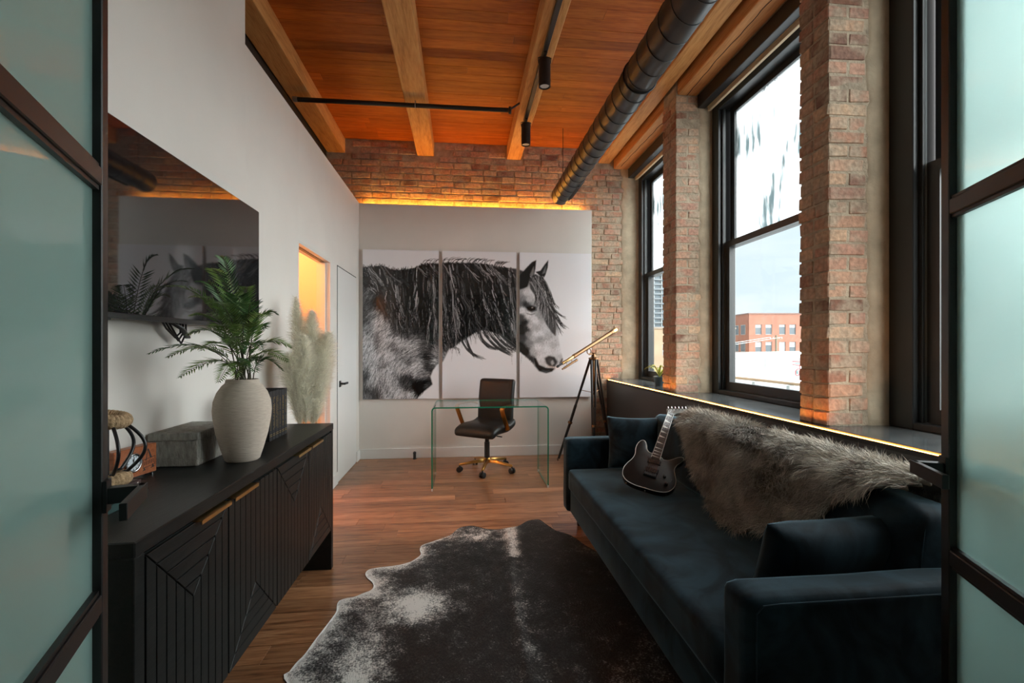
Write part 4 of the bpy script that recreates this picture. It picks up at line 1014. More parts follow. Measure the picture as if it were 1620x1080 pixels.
# wooden desk clock
def clock():
    p0 = Vector((-1.112, 1.665, CZ+.010)); p1 = Vector((-1.082, 1.832, CZ+.010)); d = (p1-p0).normalized(); L = (p1-p0).length; H = .100
    M = frame(p0, d, (0, 0, 1)); # local z = d x up -> +x room side
    t = thing('desk_clock', 'small orange-brown wooden desk clock with letter A', 'clock', p0-Vector((0, 0, .01)))
    cw = wood('clock_wood', (.20, .055, .018), (.30, .085, .028), (.36, .12, .045), 'x', rough=.4, rnd=.0, scale=2.5)
    MB().box(0, L, 0, H, -.036, 0).xf(M).build('block', cw, t, bevel=.002)
    for x in (.015, L-.015):
        for z in (-.030, -.006): MB().lathe([(.005, -.010), (.006, 0)], (0, 0, 0), 10).xf(Matrix.Translation(M @ Vector((x, 0, z)))).build('foot', chrome, t, smooth=40)
    c = M @ Vector((L*.42, H*.50, 0)); n = M.to_3x3() @ Vector((0, 0, 1))
    MB().torus(c+n*.003, .029, .0042, n, 28, 8).build('bezel', chrome, t, smooth=60)
    fm = frame(c, d, (0, 0, 1)); MB().lathe([(.001, .0), (.028, .0), (.028, .002), (.001, .002)], (0, 0, 0), 28).xf(fm).build('dial', mat('clock_face', (.60, .66, .70), .3), t)
    dark = mat('clock_ink', (.012, .012, .014), .6)
    for k in range(12):
        a = R(30*k); x, y = .022*math.sin(a), .022*math.cos(a); mk = MB().box(-.0008, .0008, -.003, .003, .002, .0026).xf(fm @ Matrix.Translation((x, y, 0)) @ Matrix.Rotation(-a, 4, 'Z')).build('hour_mark', dark, t)
    for a, ln, w in ((R(-10), .013, .0012), (R(8), .019, .0009), ): MB().box(-w, w, -.003, ln, .0027, .0034).xf(fm @ Matrix.Rotation(-a, 4, 'Z')).build('hand', dark, t)
    def ink(*q): MB().prism([tuple(M @ Vector((x*L, y*H, .0002))) for x, y in q], n*.0007).build('monogram', dark, t)
    ink((.770, .86), (.790, .86), (.880, .52), (.835, .52)); ink((.770, .84), (.778, .84), (.735, .46), (.722, .46))
    ink((.655, .50), (.955, .56), (.955, .545), (.655, .485)); ink((.655, .22), (.955, .28), (.955, .265), (.655, .205))
    ink((.655, .50), (.662, .50), (.662, .21), (.655, .21)); ink((.948, .56), (.955, .56), (.955, .27), (.948, .27))
    ink((.64, .12), (.73, .14), (.70, .17), (.695, .24), (.685, .24), (.675, .165)); ink((.84, .16), (.95, .18), (.92, .21), (.905, .29), (.885, .29), (.88, .20))
    for q in range(6): ink((.69+.042*q, .30+.008*q), (.70+.042*q, .30+.008*q), (.70+.042*q, .43+.008*q), (.69+.042*q, .43+.008*q))
clock()

# lying books
def lying_book(name, x0, x1, y0, y1, z0, z1, cover, label, group):
    t = thing(name, label, 'book', ((x0+x1)/2, (y0+y1)/2, z0), group)
    MB().box(x0, x1, y0, y1, z1-.0025, z1).box(x0, x1, y0, y1, z0, z0+.0025).box(x1-.003, x1, y0, y1, z0, z1).build('cover', cover, t, bevel=.0008)
    MB().box(x0+.003, x1-.003, y0+.003, y1-.003, z0+.0025, z1-.0025).build('pages', mat('paper', (.55, .50, .42), .9), t)
    return t
bz = CZ
gb = lying_book('book', -1.095, -.942, 1.315, 1.555, bz, bz+.024, mat('green_cover', (.012, .045, .042), .5), 'dark green book with gold spine bands lying on the credenza', 'books lying under the rope ornament')
gold_ink = mat('gold_foil', (.62, .42, .10), .35, .8)
for yy, w in ((1.49, .003), (1.50, .002), (1.528, .008), (1.38, .006), (1.365, .003)): MB().box(-.9425, -.9412, yy, yy+w, bz+.003, bz+.021).build('gold_band', gold_ink, gb)
b2_ = lying_book('book', -1.110, -.975, 1.335, 1.575, bz+.0245, bz+.0495, mat('brown_cover', (.045, .022, .020), .5), 'brown book with white spine letters stacked on the green book', 'books lying under the rope ornament')
sp = Vector((-.9745, 1.505, bz+.037)); text_part('LAR', .024, frame(sp, (0, 1, 0), (0, 0, 1)), mat('white_ink', (.72, .72, .70), .6), b2_, sx=1.2)
MB().prism([(-.9749, 1.548, bz+.036), (-.9749, 1.562, bz+.043), (-.9749, 1.562, bz+.029)], (.0006, 0, 0)).build('emblem', MATS['white_ink'], b2_)

# rope and iron ornament
def ornament():
    c = Vector((-.998, 1.468, bz+.050)); t = thing('rope_ornament', 'iron hoop ornament with tan rope knobs on the books', 'ornament', c)
    rope = mat('jute_rope', (.40, .27, .15), .9, noise=.3, nscale=90, bump=.6, bscale=200)
    iron = mat('black_iron', (.010, .010, .011), .3)
    for z0, tilt in ((.022, .15), (.196, -.2)):   # rope-wound rings
        pts = []; rad = []
        for i in range(241):
            a_ = 2*math.pi*i/240; pts.append(c+Vector((.038*math.cos(a_), .038*math.sin(a_), z0+tilt*.03*math.cos(a_)))); rad.append(.0195+.0016*abs(math.sin(a_*14)))
        MB().tube(pts, rad, 12).build('rope_ring', rope, t, smooth=60)
    for k in range(6):
        a = R(60*k+20); pts = []
        for i in range(15):
            th = math.pi*(i/14); rr = .040+.048*math.sin(th); z = .040+.145*(i/14)
            pts.append(c+Vector((rr*math.cos(a), rr*math.sin(a), z)))
        ar = MB().tube(pts, .0048, 8).build('hoop', iron, t, smooth=60)
        for p in (pts[0], pts[-1]): MB().sphere(p, .0095, 10).build('rivet', iron, ar, smooth=60)
    MB().cyl(c+Vector((0, 0, .03)), c+Vector((0, 0, .19)), .005, 8).build('core_rod', iron, t, smooth=40)
ornament()

# upright black volumes with gold lettering behind the vase
blk_cover = mat('black_cloth_cover', (.014, .014, .016), .55); red_edge = mat('red_page_edge', (.30, .05, .03), .7)
titles = [None, None, None, None, 'THE ART OF THE START', None]
ys = 2.375
labs = ['leftmost black gold-lettered book, half hidden by the vase', 'second black book from the vase with tall gold title', 'third black book from the vase with thick spine', 'fourth black book from the vase with fine gold lines', 'black book with gold title second from the far end', 'last black book of the row at the far end']
for k, w in enumerate((.040, .036, .042, .034, .040, .034)):
    x1 = -.905; t = thing('book', labs[k], 'book', (x1-.07, ys+w/2, CZ), 'black gold-lettered volumes behind the vase')
    hh = .236+random.uniform(-.002, .002)
    MB().box(x1-.150, x1, ys+.0006, ys+.0032, CZ, CZ+hh).box(x1-.150, x1, ys+w-.0032, ys+w-.0006, CZ, CZ+hh).box(x1-.003, x1, ys+.0006, ys+w-.0006, CZ, CZ+hh).build('cover', blk_cover, t, bevel=.0008)
    MB().box(x1-.147, x1-.003, ys+.0032, ys+w-.0032, CZ+.002, CZ+hh-.003).build('pages', red_edge if k in (0, 5) else MATS['paper'], t)
    if titles[k]:
        M = frame((x1+.0003, ys+w/2, CZ+hh*.54), (0, 0, 1), (0, -1, 0)); text_part(titles[k], .0145, M, gold_ink, t)
    else:   # lettering too fine to read: rows of short gold strokes
        rg_ = random.Random(k); mb = MB()
        for col_ in range(1 + (k in (1, 2))):
            z_ = CZ+.05; yy = ys+w*(.42 if k not in (1, 2) else .30+.36*col_)
            while z_ < CZ+hh-.03:
                l_ = rg_.uniform(.004, .008); h_ = rg_.uniform(.0025, .0055)
                if rg_.random() > .14: mb.box(x1, x1+.0006, yy-h_/2, yy+h_/2, z_, z_+l_*.55)
                z_ += l_+.001
        mb.build('gold_lettering', gold_ink, t)
    for zz in (.02, .028): MB().box(x1-.0001, x1+.0006, ys+.006, ys+w-.006, CZ+zz, CZ+zz+.002).build('gold_band', gold_ink, t)
    ys += w+.0008

# ------------------------------------------------------------------ pampas grass in a floor vase behind the credenza
def pampas():
    c = Vector((-.955, 3.13, 0)); t = thing('pampas_grass', 'tall cream pampas grass plumes standing by the pocket doorway', 'plant', c)
    MB().lathe([(.0, 0), (.075, 0), (.095, .06), (.10, .18), (.08, .34), (.05, .43), (.055, .46), (.045, .46), (.04, .40), (.0, .38)], c, 28).build('floor_vase', mat('cream_pot', (.5, .45, .38), .7), t, smooth=50)
    hm = attr_mat('pampas_fluff', rough=.8, spec=.1)
    _n = hm.node_tree; _tl = _n.nodes.new('ShaderNodeBsdfTranslucent'); _mx = _n.nodes.new('ShaderNodeMixShader'); _mx.inputs[0].default_value = .6
    _at = [q for q in _n.nodes if q.bl_idname == 'ShaderNodeAttribute'][0]; _n.links.new(_at.outputs['Color'], _tl.inputs['Color'])
    _n.links.new(_n.nodes['Principled BSDF'].outputs[0], _mx.inputs[1]); _n.links.new(_tl.outputs[0], _mx.inputs[2]); _n.links.new(_mx.outputs[0], _n.nodes['Material Output'].inputs['Surface'])
    rg = np.random.default_rng(11)
    specs = [((.02, .02), .0, .06, 1.52, .11), ((-.04, .02), -.09, .03, 1.60, .085), ((.05, -.03), .095, .08, 1.38, .11), ((-.04, -.04), -.075, -.14, 1.24, .12), ((.02, .0), .07, .0, 1.20, .12), ((.0, -.05), -.01, -.10, 1.36, .11)]
    for (ox, oy), tx, ty, top, wid in specs:
        p0 = c+Vector((ox*.5, oy*.5, .40)); p2 = Vector((c.x+tx, c.y+ty, top)); p1 = c+Vector((ox, oy, .95))
        C = bez(p0, p1, p2, 24); st = MB().tube(C, .003, 5).build('stem', mat('straw', (.5, .42, .24), .8), t)
        NH = 3600; s = .40+.60*rg.random(NH)**.85; idx = np.minimum((s*24).astype(int), 23); f = (s*24-idx)[:, None]
        CA = np.array([tuple(p) for p in C]); P = CA[idx]*(1-f)+CA[idx+1]*f
        prog = (s-.40)/.60; rad = wid*np.sin(np.pi*np.clip(.12+.86*prog, 0, 1))**.8
        ang = rg.random(NH)*2*math.pi; dirh = np.stack([np.cos(ang), np.sin(ang), np.zeros(NH)], 1)
        ln = (rad*(.6+.5*rg.random(NH)))[:, None]
        P1 = P+dirh*ln*.55+np.array([0, 0, 1])*ln*.75; P2 = P1+dirh*ln*.40+np.array([0, 0, .10])*ln+.016*rg.normal(size=(NH, 3))
        wv = np.cross(dirh, rg.normal(size=(NH, 3))); wv /= np.linalg.norm(wv, axis=1)[:, None]; w = .0012
        V = np.stack([P-wv*w, P+wv*w, P1-wv*w, P1+wv*w, P2], 1).reshape(-1, 3); V[:, 0] = np.maximum(V[:, 0], XL+.02)
        F = []
        for b in range(0, NH*5, 5): F += [(b, b+1, b+3, b+2), (b+2, b+3, b+4)]
        me = bpy.data.meshes.new('plume'); me.from_pydata((V-np.array(t.location)).tolist(), [], F)
        ca = me.color_attributes.new('print', 'FLOAT_COLOR', 'POINT'); tone = (.75+.3*rg.random((NH, 1)))*np.array([[1.0, .97, .86]])
        colr = np.ones((NH, 5, 4)); colr[:, :, :3] = tone[:, None, :]; ca.data.foreach_set('color', np.clip(colr, 0, 1).reshape(-1).astype(np.float32))
        me.materials.append(hm); me.update(); o = bpy.data.objects.new('plume', me); COL.objects.link(o); o.parent = t
pampas()

# ------------------------------------------------------------------ television
tv = thing('television', 'wall-mounted black flat screen above the credenza', 'television', (-1.11, 2.1, 1.388))
TY0, TY1, TZ0, TZ1 = 1.50, 2.70, 1.388, 2.022
MB().box(-1.118, -1.084, TY0, TY1, TZ0, TZ1).build('housing', black_plastic, tv, bevel=.003)
MB().box(-1.0845, -1.080, TY0+.006, TY1-.006, TZ0+.018, TZ1-.006).build('screen', mat('tv_screen', (.010, .010, .011), .03, spec=.7, coat=.3), tv)
MB().box(-1.0845, -1.079, TY0, TY1, TZ0, TZ0+.017).build('lower_bezel', black_metal, tv, bevel=.001)
MB().box(XL, -1.118, 1.95, 2.25, 1.55, 1.85).build('wall_bracket', black_metal, tv)
mb = MB()
for k in range(3):
    y_ = 1.98+.02*k; mb.tube([(-1.13, y_-.05, TZ0+.02), (-1.135, y_, TZ0-.02), (-1.13, y_+.05, TZ0-.055-.012*k), (-1.13, y_+.085, TZ0-.035), (-1.14, y_+.10, TZ0+.02)], .004, 6)
mb.build('cable_loop', black_plastic, tv, smooth=60)
MB().strap([(-1.12, 1.97, TZ0+.01), (-1.10, 2.02, TZ0-.02), (-1.12, 2.10, TZ0-.055)], .02, .006, (1, 0, 0)).build('cable_strap', black_plastic, tv)
for yy in (1.62, 2.58): MB().cyl((-1.10, yy, TZ0-.006), (-1.10, yy, TZ0), .008, 10).build('foot_socket', black_plastic, tv)

# ------------------------------------------------------------------ horse triptych (flat print on three acrylic panels)
def horse_print():
    """greyscale picture, drawn lock by lock; x 0..1620, y 0..1080 over the whole triptych"""
    K = 3.0; U0, V0 = 572., 392.; W, H = int(366*K), int(244*K); SX = W/1620.
    rg = np.random.default_rng(21); lin = lambda v: np.asarray(v, float)**2.2
    vv, uu = np.mgrid[0:H, 0:W]; X = uu/SX; Y = vv/SX
    img = np.full((H, W), .90)
    def blur(m, k):
        for _ in range(2):
            for ax in (0, 1):
                c = np.cumsum(np.pad(m, [(k+1, k) if q == ax else (0, 0) for q in (0, 1)], mode='edge'), ax)
                m = (np.take(c, range(2*k+1, c.shape[ax]), ax)-np.take(c, range(0, c.shape[ax]-2*k-1), ax))/(2*k+1)
        return m
    def poly(pts, soft=3):
        P = np.array(pts, float); ins = np.zeros((H, W), bool); n = len(P)
        for i in range(n):
            a, b = P[i], P[(i+1) % n]; c = ((a[1] > Y) != (b[1] > Y))
            if a[1] != b[1]: ins ^= c & (X < (b[0]-a[0])*(Y-a[1])/(b[1]-a[1])+a[0])
        return blur(ins.astype(float), max(1, int(soft*SX)))
    def fill(pts, val, soft=3, al=1.0):
        nonlocal img
        m = poly(pts, soft)*al; img = img*(1-m)+lin(val)*m
    def field(ctrl, x, y):
        num = 0; den = 0
        for cx, cy, v in ctrl:
            w = 1/(((x-cx)**2+(y-cy)**2)+160.)**2.1; num = num+w*v; den = den+w
        return num/den
    def plot(C, tone, wid, al):
        """C: N x n x 2 curves in picture units, tone N (linear), wid N in picture units"""
        N, n = C.shape[:2]; tw = np.sin(np.pi*np.linspace(.10, 1, n))**.55
        d = np.gradient(C, axis=1); nrm = np.stack([-d[..., 1], d[..., 0]], -1); nrm /= np.linalg.norm(nrm, axis=-1)[..., None]+1e-9
        tn = np.repeat(tone[:, None], n, 1)
        for off in (-1, -.5, 0, .5, 1):
            Q = (C+nrm*(off*wid[:, None, None]*.5*tw[None, :, None]))*SX; xi = Q[..., 0].astype(int); yi = Q[..., 1].astype(int)
            ok = (xi >= 0) & (xi < W) & (yi >= 0) & (yi < H); a = (al*np.minimum(1, .35+tw)[None, :]*np.ones((N, 1)))[ok]
            img[yi[ok], xi[ok]] = img[yi[ok], xi[ok]]*(1-a)+tn[ok]*a
    def quad(p0, p1, p2, n): t = np.linspace(0, 1, n)[None, :, None]; return (1-t)**2*p0[:, None]+2*t*(1-t)*p1[:, None]+t*t*p2[:, None]
    top = [(0, 145), (60, 138), (130, 130), (200, 150), (250, 158), (310, 150), (370, 140), (420, 115), (480, 105), (545, 105), (600, 98), (700, 100), (800, 100), (880, 108), (960, 122), (1040, 130), (1090, 135), (1130, 150), (1160, 170)]
    topv = lambda x: np.interp(x, [p[0] for p in top], [p[1] for p in top])
    under = [(1150, 760), (1110, 730), (1060, 690), (1010, 650), (960, 605), (900, 585), (850, 572), (800, 590), (760, 615), (700, 652), (640, 700), (615, 705), (598, 740), (572, 795)]
    chest = [(530, 815), (500, 855), (482, 900), (497, 955), (440, 1000), (402, 1032), (385, 1060), (0, 1090)]
    bodypoly = top+[(1180, 300), (1180, 700)]+under+chest
    mbody = poly(bodypoly, 4)
    C1 = [(20, 280, .30), (60, 330, .34), (112, 365, .12), (135, 390, .10), (40, 420, .28), (100, 450, .5), (20, 500, .3), (60, 560, .55), (130, 520, .68), (180, 570, .68), (250, 560, .32), (330, 590, .28), (420, 590, .22), (500, 620, .15), (60, 650, .72), (160, 650, .70), (122, 640, .42), (230, 695, .42), (200, 740, .75), (280, 650, .70), (380, 650, .5), (450, 690, .32), (320, 745, .48), (370, 700, .7), (480, 760, .18), (100, 760, .75), (200, 840, .76), (300, 840, .68), (340, 775, .4), (400, 830, .80), (440, 880, .5), (480, 830, .2), (310, 905, .18), (330, 955, .25), (390, 960, .05), (450, 945, .07), (420, 1005, .05), (470, 965, .25), (100, 880, .74), (150, 800, .5), (60, 930, .6), (25, 900, .22), (35, 980, .28), (100, 1000, .22), (160, 980, .5), (220, 950, .70), (270, 1010, .80), (350, 1030, .80), (200, 1050, .74), (30, 1060, .4), (540, 640, .12), (560, 740, .5), (530, 800, .6), (590, 600, .45), (600, 690, .35), (620, 640, .2), (620, 560, .1), (700, 560, .06), (800, 500, .06), (950, 540, .06), (1040, 620, .16), (1075, 680, .12), (600, 300, .06), (300, 300, .10), (900, 300, .06), (1075, 440, .72), (1072, 330, .66), (1078, 520, .5), (1050, 200, .3), (1072, 570, .35)]
    img = img*(1-mbody)+lin(np.clip(field(C1, X, Y), 0, 1))*.85*mbody
    # coat of the shoulder and chest
    n = 15000; x = rg.random(n)*600; y = 240+rg.random(n)*840; keep = mbody[np.clip((y*SX).astype(int), 0, H-1), np.clip((x*SX).astype(int), 0, W-1)] > .6; x, y = x[keep], y[keep]; n = len(x)
    f = np.clip(field(C1, x, y), 0, 1); ang = np.radians(np.interp(x, [0, 150, 300, 420, 560], [118, 124, 140, 165, 215])+np.interp(y, [300, 700, 1080], [8, 0, -30])+13*rg.normal(size=n)); ln = 22+26*rg.random(n)
    p0 = np.stack([x, y], 1); p2 = p0+np.stack([np.cos(ang)*ln, np.sin(ang)*ln], 1); p1 = (p0+p2)/2+3*rg.normal(size=(n, 2)); tn = lin(np.clip(f*(1+.42*rg.normal(size=n)), .03, .93)); plot(quad(p0, p1, p2, 34), tn, 1.6+2.6*rg.random(n), .62)
    def locks(x0, y0, ln, drift, amp, tone, count, spread, al=.85, wlo=1.2, whi=4., n=230):
        """clumps of wavy strands; one entry per clump"""
        m = len(x0); r = rg.normal(size=(m, count)); t = np.linspace(0, 1, n)[None, None, :]
        ph = rg.random(m)[:, None, None]*6.28; fq = (1.0+1.1*rg.random(m))[:, None, None]; L = (ln[:, None]*(1+.10*rg.normal(size=(m, count))))[:, :, None]
        xx = x0[:, None, None]+drift[:, None, None]*t**1.25+amp[:, None, None]*np.sin(ph+6.28*fq*t)*(.25+t)+(spread[:, None]*r)[:, :, None]*(.35+1.3*t*(1-.55*t)); yy = y0[:, None, None]+2*rg.normal(size=(m, count))[:, :, None]+L*t
        tt = np.clip(tone[:, None]*(1+.55*rg.normal(size=(m, count))), .004, .72); plot(np.stack([xx, yy], -1).reshape(-1, n, 2), tt.reshape(-1), (wlo+(whi-wlo)*rg.random(m*count))*np.where(tt.reshape(-1) > .12, .6, 1.), al)
    low = lambda x: np.interp(x, [0, 100, 150, 210, 300, 400, 470, 540, 580, 640, 700, 760, 850, 900, 960, 1010, 1085], [285, 310, 430, 550, 600, 575, 640, 730, 690, 690, 640, 605, 565, 575, 600, 640, 700])
    def mane(m, tones, prob, cnt, al, hi=.0):
        x0 = -10+rg.random(m)*1075; st = rg.random(m)**1.7; y0 = topv(x0)+2+st*np.maximum(20, (low(x0)-topv(x0))*.55)
        dr = np.interp(x0, [0, 120, 300, 420, 520, 600, 750, 900, 1060], [60, 75, 25, -15, 25, 40, 55, 95, 50])*(.6+.8*rg.random(m)); xe = np.clip(x0+dr, 0, 1085); ln = (low(xe)-y0)*(.55+.48*rg.random(m)); ln = np.maximum(ln, 40)
        tone = np.array(tones)[np.searchsorted(np.cumsum(prob), rg.random(m)).clip(0, len(tones)-1)]; locks(x0, y0, ln, dr, 5+9*rg.random(m), tone, cnt, 4+7*rg.random(m), al)
    mane(260, [.008, .015, .03], [.5, .3, .2], 8, .9); mane(150, [.01, .04, .10], [.5, .35, .15], 6, .8); mane(70, [.10, .28], [.6, .4], 4, .7); mane(200, [.006, .015], [.6, .4], 7, .9); mane(75, [.08, .20, .38], [.5, .3, .2], 3, .75); mane(34, [.28, .50], [.6, .4], 2, .8); mane(60, [.006, .012], [.6, .4], 6, .85)
    # strands combed over the crest, wisps standing above it
    m = 60; x0 = rg.random(m)*1050; locks(x0, topv(x0)-4, 60+80*rg.random(m), 55+70*rg.random(m), 3+4*rg.random(m), np.where(rg.random(m) < .68, .015, .25), 3, 3+3*rg.random(m), .8)
    m = 46; x = 340+rg.random(m)*640; p0 = np.stack([x, topv(x)+8], 1); dx = 25+50*rg.random(m); p2 = p0+np.stack([dx, -24-22*rg.random(m)], 1); p1 = p0+np.stack([dx*.2, -34-12*rg.random(m)], 1); plot(quad(p0, p1, p2, 120), lin(.15+.2*rg.random(m)), 1.4+2*rg.random(m), .85)
    m = 60; x = rg.random(m)*360; p0 = np.stack([x, topv(x)+6], 1); p2 = p0+np.stack([8*rg.normal(size=m), -12-14*rg.random(m)], 1); plot(quad(p0, (p0+p2)/2, p2, 40), lin(.2+0*x), 1.4+0*x, .7)
    # loose locks below the neck
    for a, b, c, cnt, w in (((700, 640), (735, 740), (850, 776), 9, 4), ((725, 625), (745, 700), (800, 758), 8, 4), ((820, 560), (835, 690), (960, 712), 11, 5), ((850, 565), (900, 690), (1045, 752), 12, 5), ((880, 570), (950, 690), (1050, 735), 11, 5), ((930, 595), (1000, 690), (1080, 722), 10, 4), ((970, 600), (1040, 680), (1100, 715), 9, 4), ((640, 690), (690, 700), (682, 745), 3, 2), ((615, 640), (650, 680), (635, 705), 6, 4)):
        p0 = np.array([a])+rg.normal(size=(cnt, 2))*7; p1 = np.array([b])+rg.normal(size=(cnt, 2))*9; p2 = np.array([c])+rg.normal(size=(cnt, 2))*[13, 8]; plot(quad(p0, p1, p2, 220), lin(.12+.22*rg.random(cnt)), w*(.5+.7*rg.random(cnt)), .9)
    # ---- head
    head = [(1060, 300), (1100, 260), (1150, 200), (1220, 170), (1270, 205), (1320, 300), (1345, 400), (1362, 540), (1378, 640), (1392, 720), (1407, 775), (1403, 802), (1372, 826), (1350, 860), (1290, 881), (1240, 866), (1212, 832), (1190, 800), (1150, 765), (1105, 715), (1060, 690)]
    mh = poly(head, 3)*poly([(1098, 0), (1620, 0), (1620, 1080), (1098, 1080)], 1)
    C2 = [(1118, 250, .10), (1110, 300, .62), (1150, 300, .82), (1190, 300, .85), (1130, 345, .5), (1170, 350, .75), (1115, 385, .38), (1145, 385, .2), (1125, 425, .86), (1170, 470, .86), (1115, 490, .26), (1140, 515, .13), (1150, 565, .18), (1112, 560, .08), (1125, 590, .12), (1180, 540, .74), (1215, 500, .86), (1250, 470, .6), (1130, 625, .24), (1165, 600, .55), (1220, 600, .87), (1225, 560, .7), (1290, 560, .8), (1270, 640, .66), (1310, 610, .7), (1115, 690, .08), (1150, 725, .10), (1180, 780, .22), (1175, 660, .5), (1230, 690, .87), (1200, 725, .7), (1300, 700, .87), (1340, 680, .72), (1360, 640, .8), (1380, 720, .86), (1390, 770, .75), (1250, 770, .86), (1262, 820, .8), (1240, 640, .62), (1255, 590, .85), (1290, 660, .8), (1200, 630, .7)]
    img = img*(1-mh)+lin(np.clip(field(C2, X, Y)*1.05, 0, .95))*mh
    n = 3200; x = 1098+rg.random(n)*310; y = 280+rg.random(n)*560; keep = mh[np.clip((y*SX).astype(int), 0, H-1), np.clip((x*SX).astype(int), 0, W-1)] > .8; x, y = x[keep], y[keep]; n = len(x); f = np.clip(field(C2, x, y), 0, 1); ang = np.radians(100+20*rg.normal(size=n)); ln = 6+9*rg.random(n); p0 = np.stack([x, y], 1); p2 = p0+np.stack([np.cos(ang)*ln, np.sin(ang)*ln], 1)
    plot(quad(p0, (p0+p2)/2, p2, 14), lin(np.clip(f*(1.04+.12*rg.normal(size=n)), .04, .95)), 1.4+1.6*rg.random(n), .45)
    fill([(1098, 195), (1150, 130), (1190, 86), (1222, 69), (1216, 130), (1206, 186), (1175, 208), (1160, 262), (1098, 288)], .13, 2); fill([(1178, 175), (1205, 110), (1206, 170), (1185, 200)], .55, 4, .8)
    fill([(1215, 155), (1250, 145), (1280, 100), (1306, 67), (1302, 120), (1287, 172), (1270, 207), (1240, 178)], .18, 2); fill([(1262, 170), (1290, 105), (1284, 160)], .55, 4, .75)
    fill([(1140, 395), (1180, 392), (1225, 402), (1226, 432), (1190, 446), (1158, 432)], .22, 4, .85); fill([(1152, 408), (1185, 400), (1216, 408), (1213, 428), (1184, 436), (1164, 426)], .07, 2); fill([(1188, 408), (1200, 408), (1198, 414), (1188, 414)], .7, 1, .8); fill([(1150, 448), (1185, 458), (1215, 448), (1213, 456), (1185, 466), (1155, 456)], .4, 2, .8)
    fill([(1278, 772), (1308, 754), (1350, 764), (1372, 800), (1352, 836), (1312, 832), (1290, 812)], .14, 5, .95); fill([(1300, 790), (1325, 775), (1345, 800), (1325, 825)], .34, 6, .8); fill([(1322, 800), (1336, 785), (1348, 812), (1330, 826)], .75, 4, .7)
    fill([(1203, 768), (1220, 774), (1242, 820), (1290, 842), (1352, 845), (1332, 870), (1290, 881), (1240, 866), (1214, 832)], .12, 4); fill([(1250, 855), (1290, 868), (1325, 858), (1290, 874)], .5, 4, .6); fill([(1378, 822), (1403, 802), (1408, 776), (1398, 775), (1384, 805)], .2, 3, .9)
    fill([(1172, 206), (1215, 170), (1268, 202), (1312, 275), (1336, 345), (1346, 430), (1361, 560), (1356, 617), (1330, 590), (1290, 530), (1266, 470), (1252, 420), (1232, 385), (1205, 315), (1178, 275)], .24, 4, .95)
    m = 40; x0 = 1178+rg.random(m)*85; y0 = 185+rg.random(m)*50; xe = 1215+rg.random(m)*140; ye = np.minimum(340+rg.random(m)*275, 400+(xe-1225)*1.65)
    for k in range(5):
        p0 = np.stack([x0, y0], 1)+4*rg.normal(size=(m, 2)); p2 = np.stack([xe, ye], 1)+6*rg.normal(size=(m, 2)); p1 = (p0+p2)/2+np.stack([20+18*rg.random(m), -24-14*rg.random(m)], 1); plot(quad(p0, p1, p2, 170), lin(np.where(rg.random(m) < .62, .12+.12*rg.random(m), .5+.3*rg.random(m))), 1.3+2.4*rg.random(m), .8)
    for a, b, c, cnt in (((1290, 340), (1350, 450), (1422, 476), 7), ((1300, 400), (1360, 500), (1432, 560), 8), ((1320, 440), (1365, 540), (1392, 592), 7), ((1310, 320), (1345, 380), (1372, 415), 5), ((1330, 400), (1370, 470), (1410, 545), 5)):
        p0 = np.array([a])+rg.normal(size=(cnt, 2))*6; p1 = np.array([b])+rg.normal(size=(cnt, 2))*8; p2 = np.array([c])+rg.normal(size=(cnt, 2))*[10, 9]; plot(quad(p0, p1, p2, 150), lin(.15+.25*rg.random(cnt)), 1.4+2.2*rg.random(cnt), .85)
    img = np.clip(img, 0, 1); b = img.copy(); b[1:-1, 1:-1] = (img[1:-1, 1:-1]*4+img[:-2, 1:-1]+img[2:, 1:-1]+img[1:-1, :-2]+img[1:-1, 2:])/8
    return b, K, U0, V0
HP, HK, HU, HV = horse_print()
print_mat = attr_mat('acrylic_print', rough=.22, coat=.5, spec=.4)
